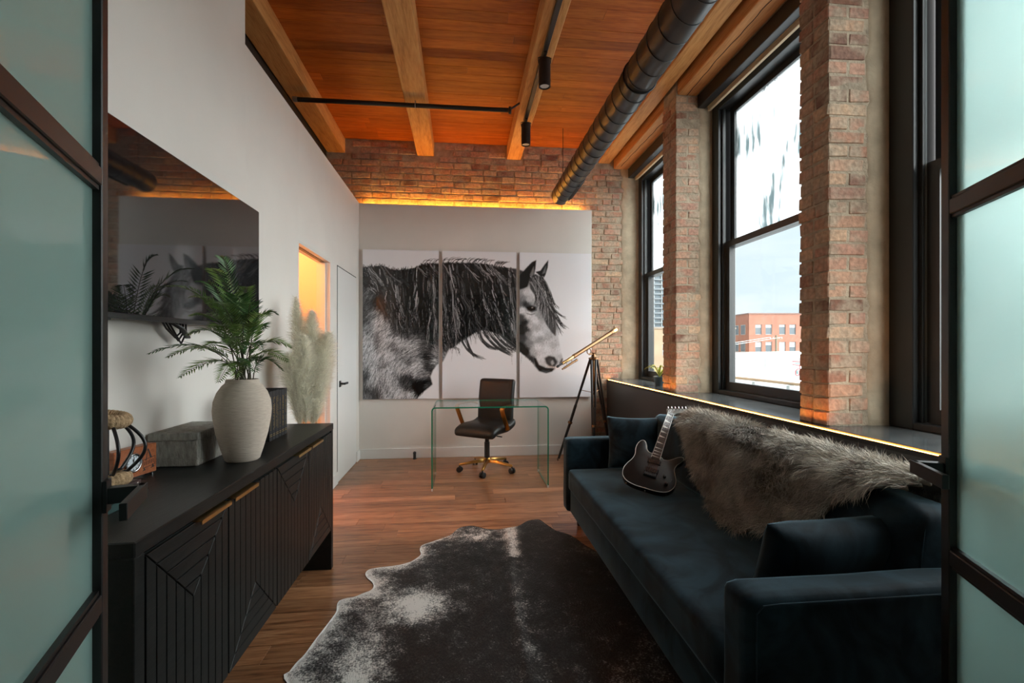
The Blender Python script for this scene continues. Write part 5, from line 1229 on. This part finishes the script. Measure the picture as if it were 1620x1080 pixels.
for (x0, x1, u0, u1, lab) in ((-1.122, -.263, 574, 694, 'left horse panel showing shaggy mane and dappled shoulder'), (-.222, .645, 700, 817, 'centre horse panel showing the long dark mane'), (.684, 1.548, 822, 935, 'right horse panel showing the white-faced horse head')):
    z0, z1 = .690, 2.405; nx, nz_ = 190, 380
    t = thing('horse_art_panel', lab, 'wall art', ((x0+x1)/2, YW-.03, z0), 'horse triptych panels')
    MB().box(x0, x1, YW-.036, YW-.012, z0, z1).build('board', mat('panel_edge', (.55, .55, .56), .3), t)
    MB().box(x0+.06, x1-.06, YW-.012, YW-.0, z0+.06, z1-.06).build('standoff', black_metal, t)
    X = np.linspace(x0, x1, nx+1); Z = np.linspace(z0, z1, nz_+1); XX, ZZ = np.meshgrid(X, Z)
    V = np.stack([XX.ravel()-t.location.x, np.full(XX.size, YW-.0365-t.location.y), ZZ.ravel()-t.location.z], 1)
    a = (np.arange(nz_)[:, None]*(nx+1)+np.arange(nx)[None]).ravel(); F = np.stack([a, a+1, a+nx+2, a+nx+1], 1)
    me = bpy.data.meshes.new('print'); me.vertices.add(len(V)); me.vertices.foreach_set('co', V.ravel()); nf = len(F)
    me.loops.add(nf*4); me.loops.foreach_set('vertex_index', F.ravel().astype(np.int32)); me.polygons.add(nf)
    me.polygons.foreach_set('loop_start', (np.arange(nf)*4).astype(np.int32)); me.update(calc_edges=True)
    u = u0+(XX-x0)/(x1-x0)*(u1-u0); v = 396+(z1-ZZ)/(z1-z0)*(630-396)
    gx = np.clip((u-HU)*HK, 0, HP.shape[1]-1.01); gy = np.clip((v-HV)*HK, 0, HP.shape[0]-1.01); ix = gx.astype(int); iy = gy.astype(int); fx = gx-ix; fy = gy-iy
    g = (HP[iy, ix]*(1-fx)+HP[iy, ix+1]*fx)*(1-fy)+(HP[iy+1, ix]*(1-fx)+HP[iy+1, ix+1]*fx)*fy
    colr = np.ones((g.size, 4)); gr = g.ravel(); colr[:, 0] = gr*.985; colr[:, 1] = gr*.995; colr[:, 2] = np.clip(gr*1.04, 0, 1)
    ca = me.color_attributes.new('print', 'FLOAT_COLOR', 'POINT'); ca.data.foreach_set('color', colr.astype(np.float32).ravel())
    me.materials.append(print_mat); o = bpy.data.objects.new('print', me); COL.objects.link(o); o.parent = t

# ------------------------------------------------------------------ glass desk
def desk():
    x0, x1, y0, y1, zt, th, rr = -.268, .797, 4.33, 4.915, .750, .012, .035
    t = thing('glass_desk', 'clear bent-glass waterfall desk with green edges', 'desk', ((x0+x1)/2, (y0+y1)/2, 0))
    def path(o):  # outline offset inward by o
        r = rr-o; P = [(x0+o, .006)]
        for k in range(9): a = math.pi-k*math.pi/16; P.append((x0+rr+r*math.cos(a), zt-rr+r*math.sin(a)))
        for k in range(9): a = math.pi/2-k*math.pi/16; P.append((x1-rr+r*math.cos(a), zt-rr+r*math.sin(a)))
        P.append((x1-o, .006)); return P
    A, B = path(0), path(th); n = len(A); mb = MB()
    vs = [(x, y0, z) for x, z in A]+[(x, y0, z) for x, z in B]+[(x, y1, z) for x, z in A]+[(x, y1, z) for x, z in B]
    clear = []; edge = []
    for i in range(n-1):
        clear.append((i, i+1, 2*n+i+1, 2*n+i)); clear.append((n+i, 3*n+i, 3*n+i+1, n+i+1))
        edge.append((i, n+i, n+i+1, i+1)); edge.append((2*n+i, 2*n+i+1, 3*n+i+1, 3*n+i))
    edge += [(0, 2*n, 3*n, n), (n-1, 2*n-1, 4*n-1, 3*n-1)]
    mb.add(vs, clear, 0).add([], [], 0)
    for f in edge: mb.f.append(f); mb.m.append(1)
    mb.build('glass_sheet', [desk_glass, desk_edge], t, smooth=40)
    for x in (x0, x1-th):
        for y in (y0, y1-.03): MB().box(x-.001, x+th+.001, y-.001, y+.031, 0, .022).build('foot_cap', mat('clear_foot', (.6, .65, .64), .2), t)
desk()

# ------------------------------------------------------------------ office chair
def chair():
    M = Matrix.Translation((.265, 4.99, 0)) @ Matrix.Rotation(R(-36), 4, 'Z')
    t = thing('office_chair', 'black leather office chair with gold arms and base', 'chair', (.265, 4.99, 0))
    s = softbox(-.245, .245, -.26, .20, .415, .50, r=.038, n=16, puff=(0, 0, .012))
    s.v = [(x, y, z-.045*max(0, (-y-.10)/.16)**2+.05*max(0, (y-.02)/.18)**2) for x, y, z in s.v]
    s.xf(M).build('seat', leather, t, smooth=60)
    bk = softbox(-.215, .215, -.035, .035, .0, .47, r=.03, n=16, puff=(0, .006, 0))
    bk.v = [(x, y+.05*((z-.20)/.47)**2+.02*(x/.2)**2*-1+.17*z*.55, z+.475) for x, y, z in bk.v]
    bk.v = [(x, y+.175, z) for x, y, z in bk.v]
    bk.xf(M).build('backrest', leather, t, smooth=60)
    def by(z): z -= .475; return .175+.05*((z-.20)/.47)**2+.0935*z
    # stitched panel lines on the back
    for pts in ([(-.165, .53), (-.17, .90), (-.15, .918), (.15, .918), (.17, .90), (.165, .53)], [(-.165, .62), (.165, .62)]):
        MB().tube([(x, by(z)-.041-.02*(x/.2)**2, z) for x, z in pts], .0025, 5).xf(M).build('stitch_line', leather, t, smooth=60)
    for sx in (-1, 1):
        x = sx*.275
        pts = [(x*.80, .17, .665), (x*.96, .13, .688), (x, .05, .695), (x, -.10, .695), (x, -.135, .690), (x, -.150, .670), (x, -.142, .64), (x, -.09, .545), (x, -.045, .470), (x*.95, -.03, .452), (x*.80, -.02, .445)]
        MB().strap(pts, .050, .012, (1, 0, 0)).xf(M).build('armrest', gold, t, bevel=.002, smooth=40)
    MB().box(-.10, .10, -.12, .10, .395, .418).box(-.04, .04, -.05, .05, .36, .398).xf(M).build('mechanism', black_plastic, t, bevel=.004)
    MB().cyl((.03, -.02, .38), (.20, -.03, .375), .006, 8).xf(M).build('tilt_lever', black_plastic, t)
    MB().lathe([(.028, .13), (.028, .30), (.022, .301), (.022, .37)], (0, 0, 0), 20).xf(M).build('gas_lift', black_plastic, t, smooth=40)
    MB().lathe([(.03, .085), (.045, .09), (.045, .125), (.032, .14)], (0, 0, 0), 24).xf(M).build('hub', gold, t, smooth=40)
    for k in range(5):
        a = R(72*k+6); d = Vector((math.cos(a), math.sin(a), 0)); w = Vector((-d.y, d.x, 0)); P = [d*.035+Vector((0, 0, .112)), d*.15+Vector((0, 0, .100)), d*.29+Vector((0, 0, .078))]
        vs = []; fs = []
        for i, (p, hw, hh) in enumerate(zip(P, (.026, .020, .013), (.018, .015, .010))):
            vs += [p-w*hw-Vector((0, 0, hh)), p+w*hw-Vector((0, 0, hh)), p+w*hw*.6+Vector((0, 0, hh)), p-w*hw*.6+Vector((0, 0, hh))]
        for i in range(2):
            for j in range(4): fs.append((i*4+j, i*4+(j+1)%4, i*4+4+(j+1)%4, i*4+4+j))
        fs += [(0, 1, 2, 3), (8, 9, 10, 11)]
        MB().add(vs, fs).xf(M).build('base_leg', gold, t, bevel=.003, smooth=40)
        c = d*.285; ax = Vector((math.cos(a+1.1), math.sin(a+1.1), 0))
        mb = MB().cyl(c+Vector((0, 0, .05)), c+Vector((0, 0, .075)), .008, 10)
        for s_ in (-1, 1): mb.cyl(c+ax*(s_*.006)+Vector((0, 0, .029)), c+ax*(s_*.026)+Vector((0, 0, .029)), .0285, 18)
        mb.xf(M).build('caster', black_plastic, t, bevel=.003, smooth=40)
chair()

# ------------------------------------------------------------------ telescope on tripod
def telescope():
    ap = Vector((1.475, 5.25, 1.15)); t = thing('telescope', 'brass telescope on a black wooden tripod in the corner', 'telescope', (1.42, 5.2, 0))
    legw = mat('ebonised_wood', (.014, .012, .011), .35)
    for k, foot in enumerate(((1.085, 5.33, 0), (1.735, 5.44, 0), (1.375, 4.88, 0))):
        f = Vector(foot); d = f-ap; o = Vector((d.x, d.y, 0)).normalized(); side = Vector((-o.y, o.x, 0)); P0 = ap+o*.035
        lg = thing('leg', 'black', None, (0, 0, 0)) if False else None
        mid = P0+(f-P0)*.62; mb = MB()
        up = MB()
        for s_ in (-1, 1): up.tube([P0+side*(s_*.024), mid+side*(s_*.012)], [.0135, .0125], 8)
        u = up.build('tripod_leg', legw, t, smooth=40)
        MB().tube([P0+(f-P0)*.45, f+(P0-f).normalized()*.03], [.0165, .0135], 10).build('lower_leg', legw, u, smooth=40)
        MB().tube([mid-(f-P0).normalized()*.012, mid+(f-P0).normalized()*.012], .026, 12).build('leg_collar', copper, u, smooth=40)
        MB().lathe([(.004, 0), (.011, .01), (.012, .035)], f, 10).build('foot_tip', chrome, u, smooth=40)
        q = P0+(f-P0)*.30; MB().tube([q, Vector((ap.x, ap.y, q.z-.03))], .004, 6).build('spreader', copper, t, smooth=40)
    MB().lathe([(.030, -.01), (.055, .0), (.055, .018), (.026, .028), (.018, .06), (.022, .065), (.022, .075)], ap, 24).build('tripod_head', copper, t, smooth=40)
    MB().lathe([(.010, -.40), (.012, -.39), (.012, 0)], ap, 12).build('centre_column', copper, t, smooth=40)
    a = R(YAW); cen = ap+Vector((0.004, 0, .135))
    e0 = Vector((1.005, 5.00, 1.075)); e1 = Vector((1.80, 5.44, 1.490)); ax = (e1-e0).normalized()
    L = (e1-e0).length; cen = e0+ax*(L*.52)
    MB().torus(cen-Vector((0, 0, .052)), .030, .006, ax.cross(Vector((0, 0, 1))), 24, 8).cyl(cen-Vector((0, 0, .085)), ap+Vector((0, 0, .06)), .010, 10).build('yoke', copper, t, smooth=40)
    def tubepart(name, segs, m_, par=t):
        pts = []; rad = []
        for s_, r_ in segs: pts.append(e0+ax*(s_*L)); rad.append(r_)
        # duplicate rings at steps
        return MB().tube(pts, rad, 20).build(name, m_, par, smooth=35)
    tb = tubepart('optical_tube', [(.26, .019), (.262, .0235), (.30, .0235), (.302, .0215), (.90, .0245), (.902, .028), (.985, .028), (.99, .026), (1.0, .026)], copper)
    tubepart('draw_tube', [(.085, .013), (.09, .0155), (.18, .0155), (.182, .017), (.26, .017)], brass, tb)
    tubepart('eyepiece', [(.0, .009), (.012, .0135), (.03, .0135), (.034, .010), (.085, .010)], black_metal, tb)
    MB().tube([e0+ax*(L*.94), e0+ax*(L*.995)], .0285, 20, False).build('dew_ring', brass, tb, smooth=35)
    fo = (Vector((0, 0, -1))-ax*ax.z*-1).normalized(); fo = (Vector((0, 0, -1))+ax*ax.z).normalized()
    f0 = e0+ax*(L*.06)+fo*.055; MB().tube([f0, f0+ax*.03, f0+ax*.031, f0+ax*.20, f0+ax*.201, f0+ax*.235], [.009, .009, .0115, .0115, .014, .014], 14).build('finder_scope', copper, tb, smooth=35)
    for s_ in (.08, .16): MB().tube([f0+ax*s_, f0+ax*s_-fo*.045], .004, 6).build('finder_bracket', brass, tb)
telescope()

# ------------------------------------------------------------------ spider plant on the sill
def sill_plant():
    c = Vector((2.035, 4.76, ZS)); t = thing('spider_plant', 'small yellow-green spider plant on the sill behind the brick pier', 'plant', c)
    MB().lathe([(.0, .0), (.045, 0), (.058, .08), (.062, .085), (.062, .095), (.052, .095), (.050, .075), (.0, .07)], c, 20).build('pot', mat('blue_glazed_pot', (.10, .16, .20), .2), t, smooth=50)
    lm = mat('spider_leaf', (.42, .46, .06), .45, noise=.4, nscale=10); rg = random.Random(3)
    for k in range(16):
        a = R(22.5*k+rg.uniform(-9, 9)); d = Vector((math.cos(a), math.sin(a), 0)); ln = rg.uniform(.17, .25); h = rg.uniform(.08, .20)
        P = bez(c+Vector((0, 0, .085)), c+d*ln*.35+Vector((0, 0, .10+h)), c+Vector((d.x*min(ln, .14), d.y*ln, 0))+Vector((0, 0, .10+h*.35)), 9); w = Vector((-d.y, d.x, 0)); vs = []; fs = []
        for i, p in enumerate(P): hw = .0095*math.sin(math.pi*(.15+.82*i/9)); vs += [p-w*hw+Vector((0, 0, .002)), p, p+w*hw+Vector((0, 0, .002))]
        for i in range(9):
            for j in range(2): fs.append((i*3+j, i*3+j+1, i*3+4+j, i*3+3+j))
        MB().add(vs, fs).build('leaf', lm, t, smooth=60)
sill_plant()

# ------------------------------------------------------------------ round duct
def duct():
    x, z, r, ye = 1.133, 3.02, .108, 5.40; t = thing('air_duct', 'black round spiral air duct hanging along the ceiling', 'duct', (x, 3, z))
    MB().lathe([(r, .3), (r, ye-.004), (r-.003, ye), (r-.006, ye), (r-.006, 4.6)], (x, 0, z), 40, ax='y').build('duct_shell', duct_black, t, smooth=40)
    MB().lathe([(.001, ye-.03), (r-.008, ye-.03), (r-.008, ye-.028)], (x, 0, z), 32, ax='y').build('end_cap', duct_black, t)
    pts = []; n = int((ye-.35)/.155*28)
    for i in range(n+1):
        a = 2*math.pi*i/28; pts.append((x+(r+.0006)*math.cos(a), .32+.155*i/28, z+(r+.0006)*math.sin(a)))
    MB().tube(pts, .0028, 5).build('spiral_seam', duct_black, t, smooth=60)
    # register on the lower right flank
    an = R(-38); nn = Vector((math.cos(an), 0, math.sin(an))); tt = Vector((-math.sin(an), 0, math.cos(an))); c0 = Vector((x, 0, z))+nn*(r-.002)
    M = frame(c0+Vector((0, 4.98, 0)), (0, 1, 0), tt)
    sg = 1 if (M.to_3x3() @ Vector((0, 0, 1))).dot(nn) > 0 else -1
    def bx(a, b, c, d, e, f): return MB().box(a, b, c, d, min(e*sg, f*sg), max(e*sg, f*sg)).xf(M)
    rg_ = bx(-.22, .22, -.055, .055, -.03, .008).build('register_frame', black_metal, t, bevel=.003)
    for k in range(6): bx(-.20, .20, -.043+.0155*k, -.036+.0155*k, .008, .014).build('louvre', black_metal, rg_)
    for yy in (1.6, 5.28): MB().cyl((x, yy, z+r), (x, yy, ZC), .0035, 8).build('hanger_rod', black_metal, t)
    MB().torus((x, 2.95, z), r+.003, .006, (0, 1, 0), 40, 6).build('joint_band', duct_black, t, smooth=60)
duct()

# ------------------------------------------------------------------ sprinkler pipe
pi = thing('ceiling_pipe', 'thin black pipe crossing under the ceiling beams', 'pipe', (-.5, 4.5, 3.52))
MB().cyl((-1.50, 4.5, 3.525), (.44, 4.5, 3.525), .021, 14).build('pipe_run', black_metal, pi, smooth=40)
MB().lathe([(.026, -.012), (.034, -.01), (.034, .012), (.026, .014)], (.455, 4.5, 3.525), 18, ax='x').cyl((.46, 4.5, 3.535), (.55, 4.5, 3.60), .009, 10).build('end_flange', black_metal, pi, smooth=40)
MB().lathe([(.024, -.02), (.024, .02)], (-1.49, 4.5, 3.525), 18, ax='x').build('end_collar', mat('galvanised', (.4, .38, .35), .4, .8), pi, smooth=40)
MB().torus((-.425, 4.5, 3.525), .024, .003, (1, 0, 0), 20, 6).cyl((-.425, 4.5, 3.548), (-.425, 4.5, 3.572), .005, 8).build('pipe_clip', MATS['galvanised'], pi, smooth=40)

# ------------------------------------------------------------------ track lights
tr = MB().box(.617, .653, .6, 4.76, ZB-.032, ZB).build('light_track', black_metal, bevel=.002); tag(tr, 'black lighting track screwed under the timber beam', 'light track')
lens = mat('spot_lens', (.66, .66, .64), .25)
for yy, lab in ((3.63, 'black cylinder spotlight nearer the camera on the track'), (4.70, 'black cylinder spotlight at the far end of the track')):
    t = thing('track_spotlight', lab, 'spotlight', (.635, yy, 3.30), 'track spotlights')
    MB().box(.622, .648, yy-.05, yy+.05, ZB-.050, ZB-.032).cyl((.635, yy, ZB-.065), (.635, yy, ZB-.048), .008, 8).build('adapter', black_metal, t, bevel=.002)
    MB().lathe([(.034, 3.298), (.046, 3.290), (.046, 3.495), (.042, 3.50)], (.635, yy, 0), 28).build('can', black_metal, t, smooth=35)
    MB().lathe([(.001, 3.294), (.034, 3.296), (.035, 3.30)], (.635, yy, 0), 24).build('lens', lens, t, smooth=40)
    MB().torus((.635, yy, 3.291), .040, .003, (0, 0, 1), 28, 6).build('bezel', black_metal, t, smooth=60)
    MB().strap([(.587, yy, 3.47), (.584, yy, 3.508), (.60, yy, 3.515), (.67, yy, 3.515), (.686, yy, 3.508), (.683, yy, 3.47)], .016, .003, (0, 1, 0)).build('yoke', black_metal, t)

# small black stop on the floor by the baseboard
ds = thing('door_stop', 'tiny black floor stop by the back baseboard', 'door stop', (-.535, 5.585, 0))
MB().lathe([(.021, 0), (.021, .010), (.016, .012), (.016, .062), (.018, .064), (.018, .080), (.014, .083)], (-.535, 5.585, 0), 18).build('post', black_plastic, ds, smooth=40)
MB().lathe([(.001, .083), (.011, .083), (.010, .088), (.001, .089)], (-.535, 5.585, 0), 14).build('cap', black_metal, ds, smooth=40)

# ------------------------------------------------------------------ outdoors
def ray(px, py, t):
    xc = (px-810)/757; a = R(YAW); return Vector(((xc*math.cos(a)+math.sin(a))*t, (-xc*math.sin(a)+math.cos(a))*t, CAM_H+(547-py)/757*t))
red = mat('red_brick_far', (.44, .20, .14), .9, noise=.12, nscale=.6); frame_w = mat('far_frame', (.50, .52, .52), .6); far_glass = mat('far_glass', (.10, .13, .15), .15); blind = mat('far_blind', (.60, .62, .62), .8)
def brick_building():
    T = 100.; c = ray(1185, 560, T); w = Vector((1, -.10, 0)).normalized(); n = Vector((-.10, -1, 0)).normalized(); zt = ray(1185, 496, T).z; zb = -9
    t = thing('brick_building', 'red brick office block seen through the middle window', 'building', (c.x, c.y, zb))
    Wd_ = 34.; D = 16.; P = Vector((c.x, c.y, 0))
    # recessed openings: wall built round the windows
    cols = [P+w*(2.0+5.0*(k//2)+2.15*(k % 2)) for k in range(12)]
    xs = sorted([2.0+5.0*(k//2)+2.15*(k % 2) for k in range(12)]); rows = [(-2.4, -.35), (1.25, 3.35+.0)]
    rows = [(ray(1200, 556.5, T).z, ray(1200, 540.5, T).z), (ray(1200, 529, T).z, ray(1200, 513, T).z)]
    rows = [(rows[0][0]-3.7, rows[0][1]-3.7)]+rows
    edges = [0]+[e for x in xs for e in (x-.68, x+.68)]+[Wd_]; mb = MB()
    M = frame(P, w, (0, 0, 1))   # local x along facade, y up, z = w x up
    sg = 1 if (M.to_3x3() @ Vector((0, 0, 1))).dot(n) > 0 else -1
    def bx(x0, x1, y0, y1, d0, d1): return MB().box(x0, x1, y0, y1, min(d0*sg, d1*sg), max(d0*sg, d1*sg)).xf(M)
    zz = [zb]+[e for r in rows for e in r]+[zt]
    for i in range(0, len(zz)-1, 2): bx(0, Wd_, zz[i], zz[i+1], -.4, 0).build('wall_band', red, t)
    for r0, r1 in rows:
        for k in range(0, len(edges)-1, 2): bx(edges[k], edges[k+1], r0, r1, -.4, 0).build('wall_pier', red, t)
        for q, x in enumerate(xs):
            f = MB(); 
            for b in ((x-.68, x-.60, r0, r1), (x+.60, x+.68, r0, r1), (x-.60, x+.60, r1-.08, r1), (x-.60, x+.60, r0, r0+.08)): f.box(b[0], b[1], b[2], b[3], min(-.25*sg, -.15*sg), max(-.25*sg, -.15*sg))
            fo = f.xf(M).build('window', frame_w, t)
            bx(x-.60, x+.60, r0+.08, r1-.08, -.24, -.22).build('pane', far_glass, fo)
            h = random.Random(q*3+int(r0*10)).choice((.45, .6, .6, 1.0, 1.9)); bx(x-.58, x+.58, max(r0+.08, r1-.08-h), r1-.08, -.217, -.20).build('blind', blind, fo)
    bx(0, Wd_, zb, zt-.1, -D, -.41).build('building_body', red, t)
    bx(-.15, Wd_+.15, zt-.1, zt+.15, -D, .12).build('parapet', mat('coping', (.30, .20, .17), .9), t)
    for r0, r1 in rows[1:]:   # side elevation
        for yy in (2.5, 5.5):
            so_ = bx(-.06, .0-.001, r0, r1, -yy-1.0, -yy+1.0).build('window', frame_w, t); bx(-.08, -.06, r0+.1, r1-.1, -yy-.9, -yy+.9).build('pane', far_glass, so_)
brick_building()
def low_building():
    c = ray(1170, 590, 60); w = Vector((1, -.25, 0)).normalized(); M = frame(Vector((c.x-6, c.y+1.5, 0)), w, (0, 0, 1)); n = Vector((-.25, -1, 0)); sg = 1 if (M.to_3x3() @ Vector((0, 0, 1))).dot(n) > 0 else -1
    def bx(x0, x1, y0, y1, d0, d1): return MB().box(x0, x1, y0, y1, min(d0*sg, d1*sg), max(d0*sg, d1*sg)).xf(M)
    zt = ray(1200, 568, 60).z; zb = ray(1200, 598, 60).z
    t = thing('white_building', 'low white painted building with graffiti wall', 'building', (c.x+6, c.y, zb-5)); wp = mat('white_far', (.72, .74, .72), .8, noise=.06, nscale=.4)
    bx(0, 30, zb-5, zt, -8, 0).build('wall', wp, t); bx(-.2, 30.2, zt, zt+.12, -8, .25).build('eave', mat('far_grey', (.40, .42, .40), .9), t)
    mr_ = MB(); pts = [M @ Vector(p) for p in ((-.2, zt+.1, .25*sg), (30.2, zt+.1, .25*sg), (30.2, zt+1.2, -8*sg), (-.2, zt+.5, -8*sg))]; mr_.prism([tuple(p) for p in pts], (0, 0, .08)).build('roof', mat('far_roof', (.42, .44, .41), .9), t)
    for x in (8, 9.2, 15.5): bx(x, x+.07, zb, zt, 0, .06).build('downpipe', mat('far_pipe', (.50, .50, .48), .7), t)
    bx(0, 30, zb+.95, zb+1.03, 0, .04).build('ledge', mat('far_pipe', (.5, .5, .48)), t)
    rd = mat('graffiti_red', (.50, .10, .12), .8); bl = mat('graffiti_teal', (.18, .38, .38), .8)
    g0 = 12.35
    def spray(pts, m_, r=.05): MB().tube([M @ Vector((g0+x*2.0, zt-.25-y*2.2, .03*sg)) for x, y in pts], r, 6).build('graffiti', m_, t)
    spray([(0, 0), (.35, .02), (.7, .0), (1.0, .06), (1.6, .0)], rd); spray([(0, .18), (.3, .2), (.42, .22), (.44, .4), (.28, .44), (.18, .55), (.20, .75), (.28, .80), (.40, .74), (.42, .5)], rd); spray([(.42, .75), (.5, .95), (.75, 1.02), (.9, .95)], rd)
    spray([(.16, .1), (.5, .1), (.6, .3), (.55, .5), (.66, .65), (.85, .72)], bl); spray([(.9, .35), (.8, .2), (1.0, .12), (1.15, .3), (1.0, .5), (.85, .45)], bl); spray([(.26, .5), (.30, .7)], bl, .09); spray([(.55, .9), (.8, .96)], bl, .08)
low_building()
gr_roof = mat('pale_roof_membrane', (.62, .64, .63), .85, noise=.10, nscale=.3)
g = MB().box(12, 140, -30, 62, -4.6, -3.6).build('neighbour_roof', gr_roof); tag(g, 'pale flat roof below the windows', 'roof')
MB().prism([(12, -30, -3.6), (12.4, -30, -3.6), (12.4, 62, -3.6), (12, 62, -3.6)], (0, 0, .35)).build('parapet', mat('dark_coping', (.14, .16, .17), .7), g)
pp = MB().tube([ray(1150, 596, 34), ray(1200, 601, 33), ray(1262, 608, 31), ray(1330, 616, 29)], .10, 10).build('roof_pipe', mat('rusty_pipe', (.30, .20, .12), .8), smooth=40); tag(pp, 'rusty brown pipe running across the pale roof', 'pipe')
for p in (ray(1195, 603, 33), ray(1250, 609, 31.3)): MB().box(p.x-.15, p.x+.15, p.y-.15, p.y+.15, -3.6, p.z-.02).build('pipe_block', MATS['far_grey'], pp)
dk = MB().box(4.5, 11, -10, 40, -3.2, -1.45).build('annex_roof', mat('dark_roofing', (.16, .19, .21), .6)); tag(dk, 'dark grey annex roof just outside the window', 'roof')
MB().box(6.9, 7.1, -10, 40, -1.45, -1.33).build('copper_flashing', mat('copper_flash', (.42, .22, .13), .6), dk)
up_ = thing('utility_pole', 'wooden utility pole with wires before the brick block', 'pole', (ray(1228, 560, 85).x, ray(1228, 560, 85).y, -9)); q = ray(1228, 530, 85)
MB().tube([(q.x, q.y, -9), (q.x, q.y, q.z)], [.22, .17], 10).build('post', mat('pole_wood', (.30, .25, .18), .9), up_, smooth=40)
MB().box(q.x-1.3, q.x+1.3, q.y-.06, q.y+.06, q.z-.75, q.z-.6).build('crossarm', mat('pole_wood', (.3, .25, .18)), up_)
for k in range(-2, 3): MB().lathe([(.06, 0), (.07, .2), (.03, .26)], (q.x+k*.55, q.y, q.z-.6), 8).build('insulator', mat('white_ceramic', (.75, .75, .73), .4), up_)
for k in (-1, 1): MB().tube([Vector((q.x+k*1.1, q.y, q.z-.36)), Vector((q.x+k*1.1-9, q.y-1, q.z-1.6)), Vector((q.x+k*1.1-20, q.y-2, q.z-1.2))], .04, 5).build('wire', MATS['white_ceramic'], up_)
def tower():
    T = 300.; c = ray(1033.5, 547, T); zt = ray(1040, 350, T).z; w = Vector((1, -.1, 0)).normalized(); M = frame(Vector((c.x, c.y, 0)), w, (0, 0, 1)); n = Vector((-.1, -1, 0)); sg = 1 if (M.to_3x3() @ Vector((0, 0, 1))).dot(n) > 0 else -1
    t = thing('glass_tower', 'slim blue-grey high-rise with stacked balconies', 'building', (c.x+10, c.y, -9)); gm = mat('tower_glass', (.16, .22, .26), .2, noise=.25, nscale=.3)
    def bx(x0, x1, y0, y1, d0, d1): return MB().box(x0, x1, y0, y1, min(d0*sg, d1*sg), max(d0*sg, d1*sg)).xf(M)
    bx(0, 24, -9, zt-3, -18, -1.5).build('core', gm, t); sl = mat('tower_slab', (.24, .27, .29), .7); z = zt; k = 0
    while z > -6:
        bx(-.6, 24.6, z-.9, z, -18, .4).build('balcony_slab', sl, t); 
        if k: 
            for x in (.6, 5.2, 9.8, 14.4, 19): bx(x, x+.5, z, z+2.1, -1.5, -.6).build('fin', frame_w, t)
        z -= 3.0; k += 1
tower()
tb_ = thing('tan_building', 'plain tan brick building low in the far window', 'building', (ray(1048, 560, 90).x, ray(1048, 560, 90).y, -9)); q = ray(1035, 520, 90)
MB().box(q.x, q.x+16, q.y, q.y+12, -9, q.z).build('wall', mat('tan_brick_far', (.46, .33, .22), .9, noise=.1, nscale=.5), tb_)
MB().box(q.x-.2, q.x+16.2, q.y-.2, q.y+12.2, q.z, q.z+.3).build('coping', mat('coping2', (.35, .28, .22), .9), tb_)
for k in range(6): 
    f = MB().box(q.x+1.6+2.4*k, q.x+2.7+2.4*k, q.y-.03, q.y, q.z-5, q.z-3).build('window', frame_w, tb_); MB().box(q.x+1.7+2.4*k, q.x+2.6+2.4*k, q.y-.05, q.y-.03, q.z-4.9, q.z-3.1).build('pane', far_glass, f)
gd = MB().box(3, 900, -400, 900, -9.4, -9).build('street', mat('street_grey', (.30, .31, .31), .9)); gd['kind'] = 'structure'; gd['label'] = 'grey street level far below the windows'
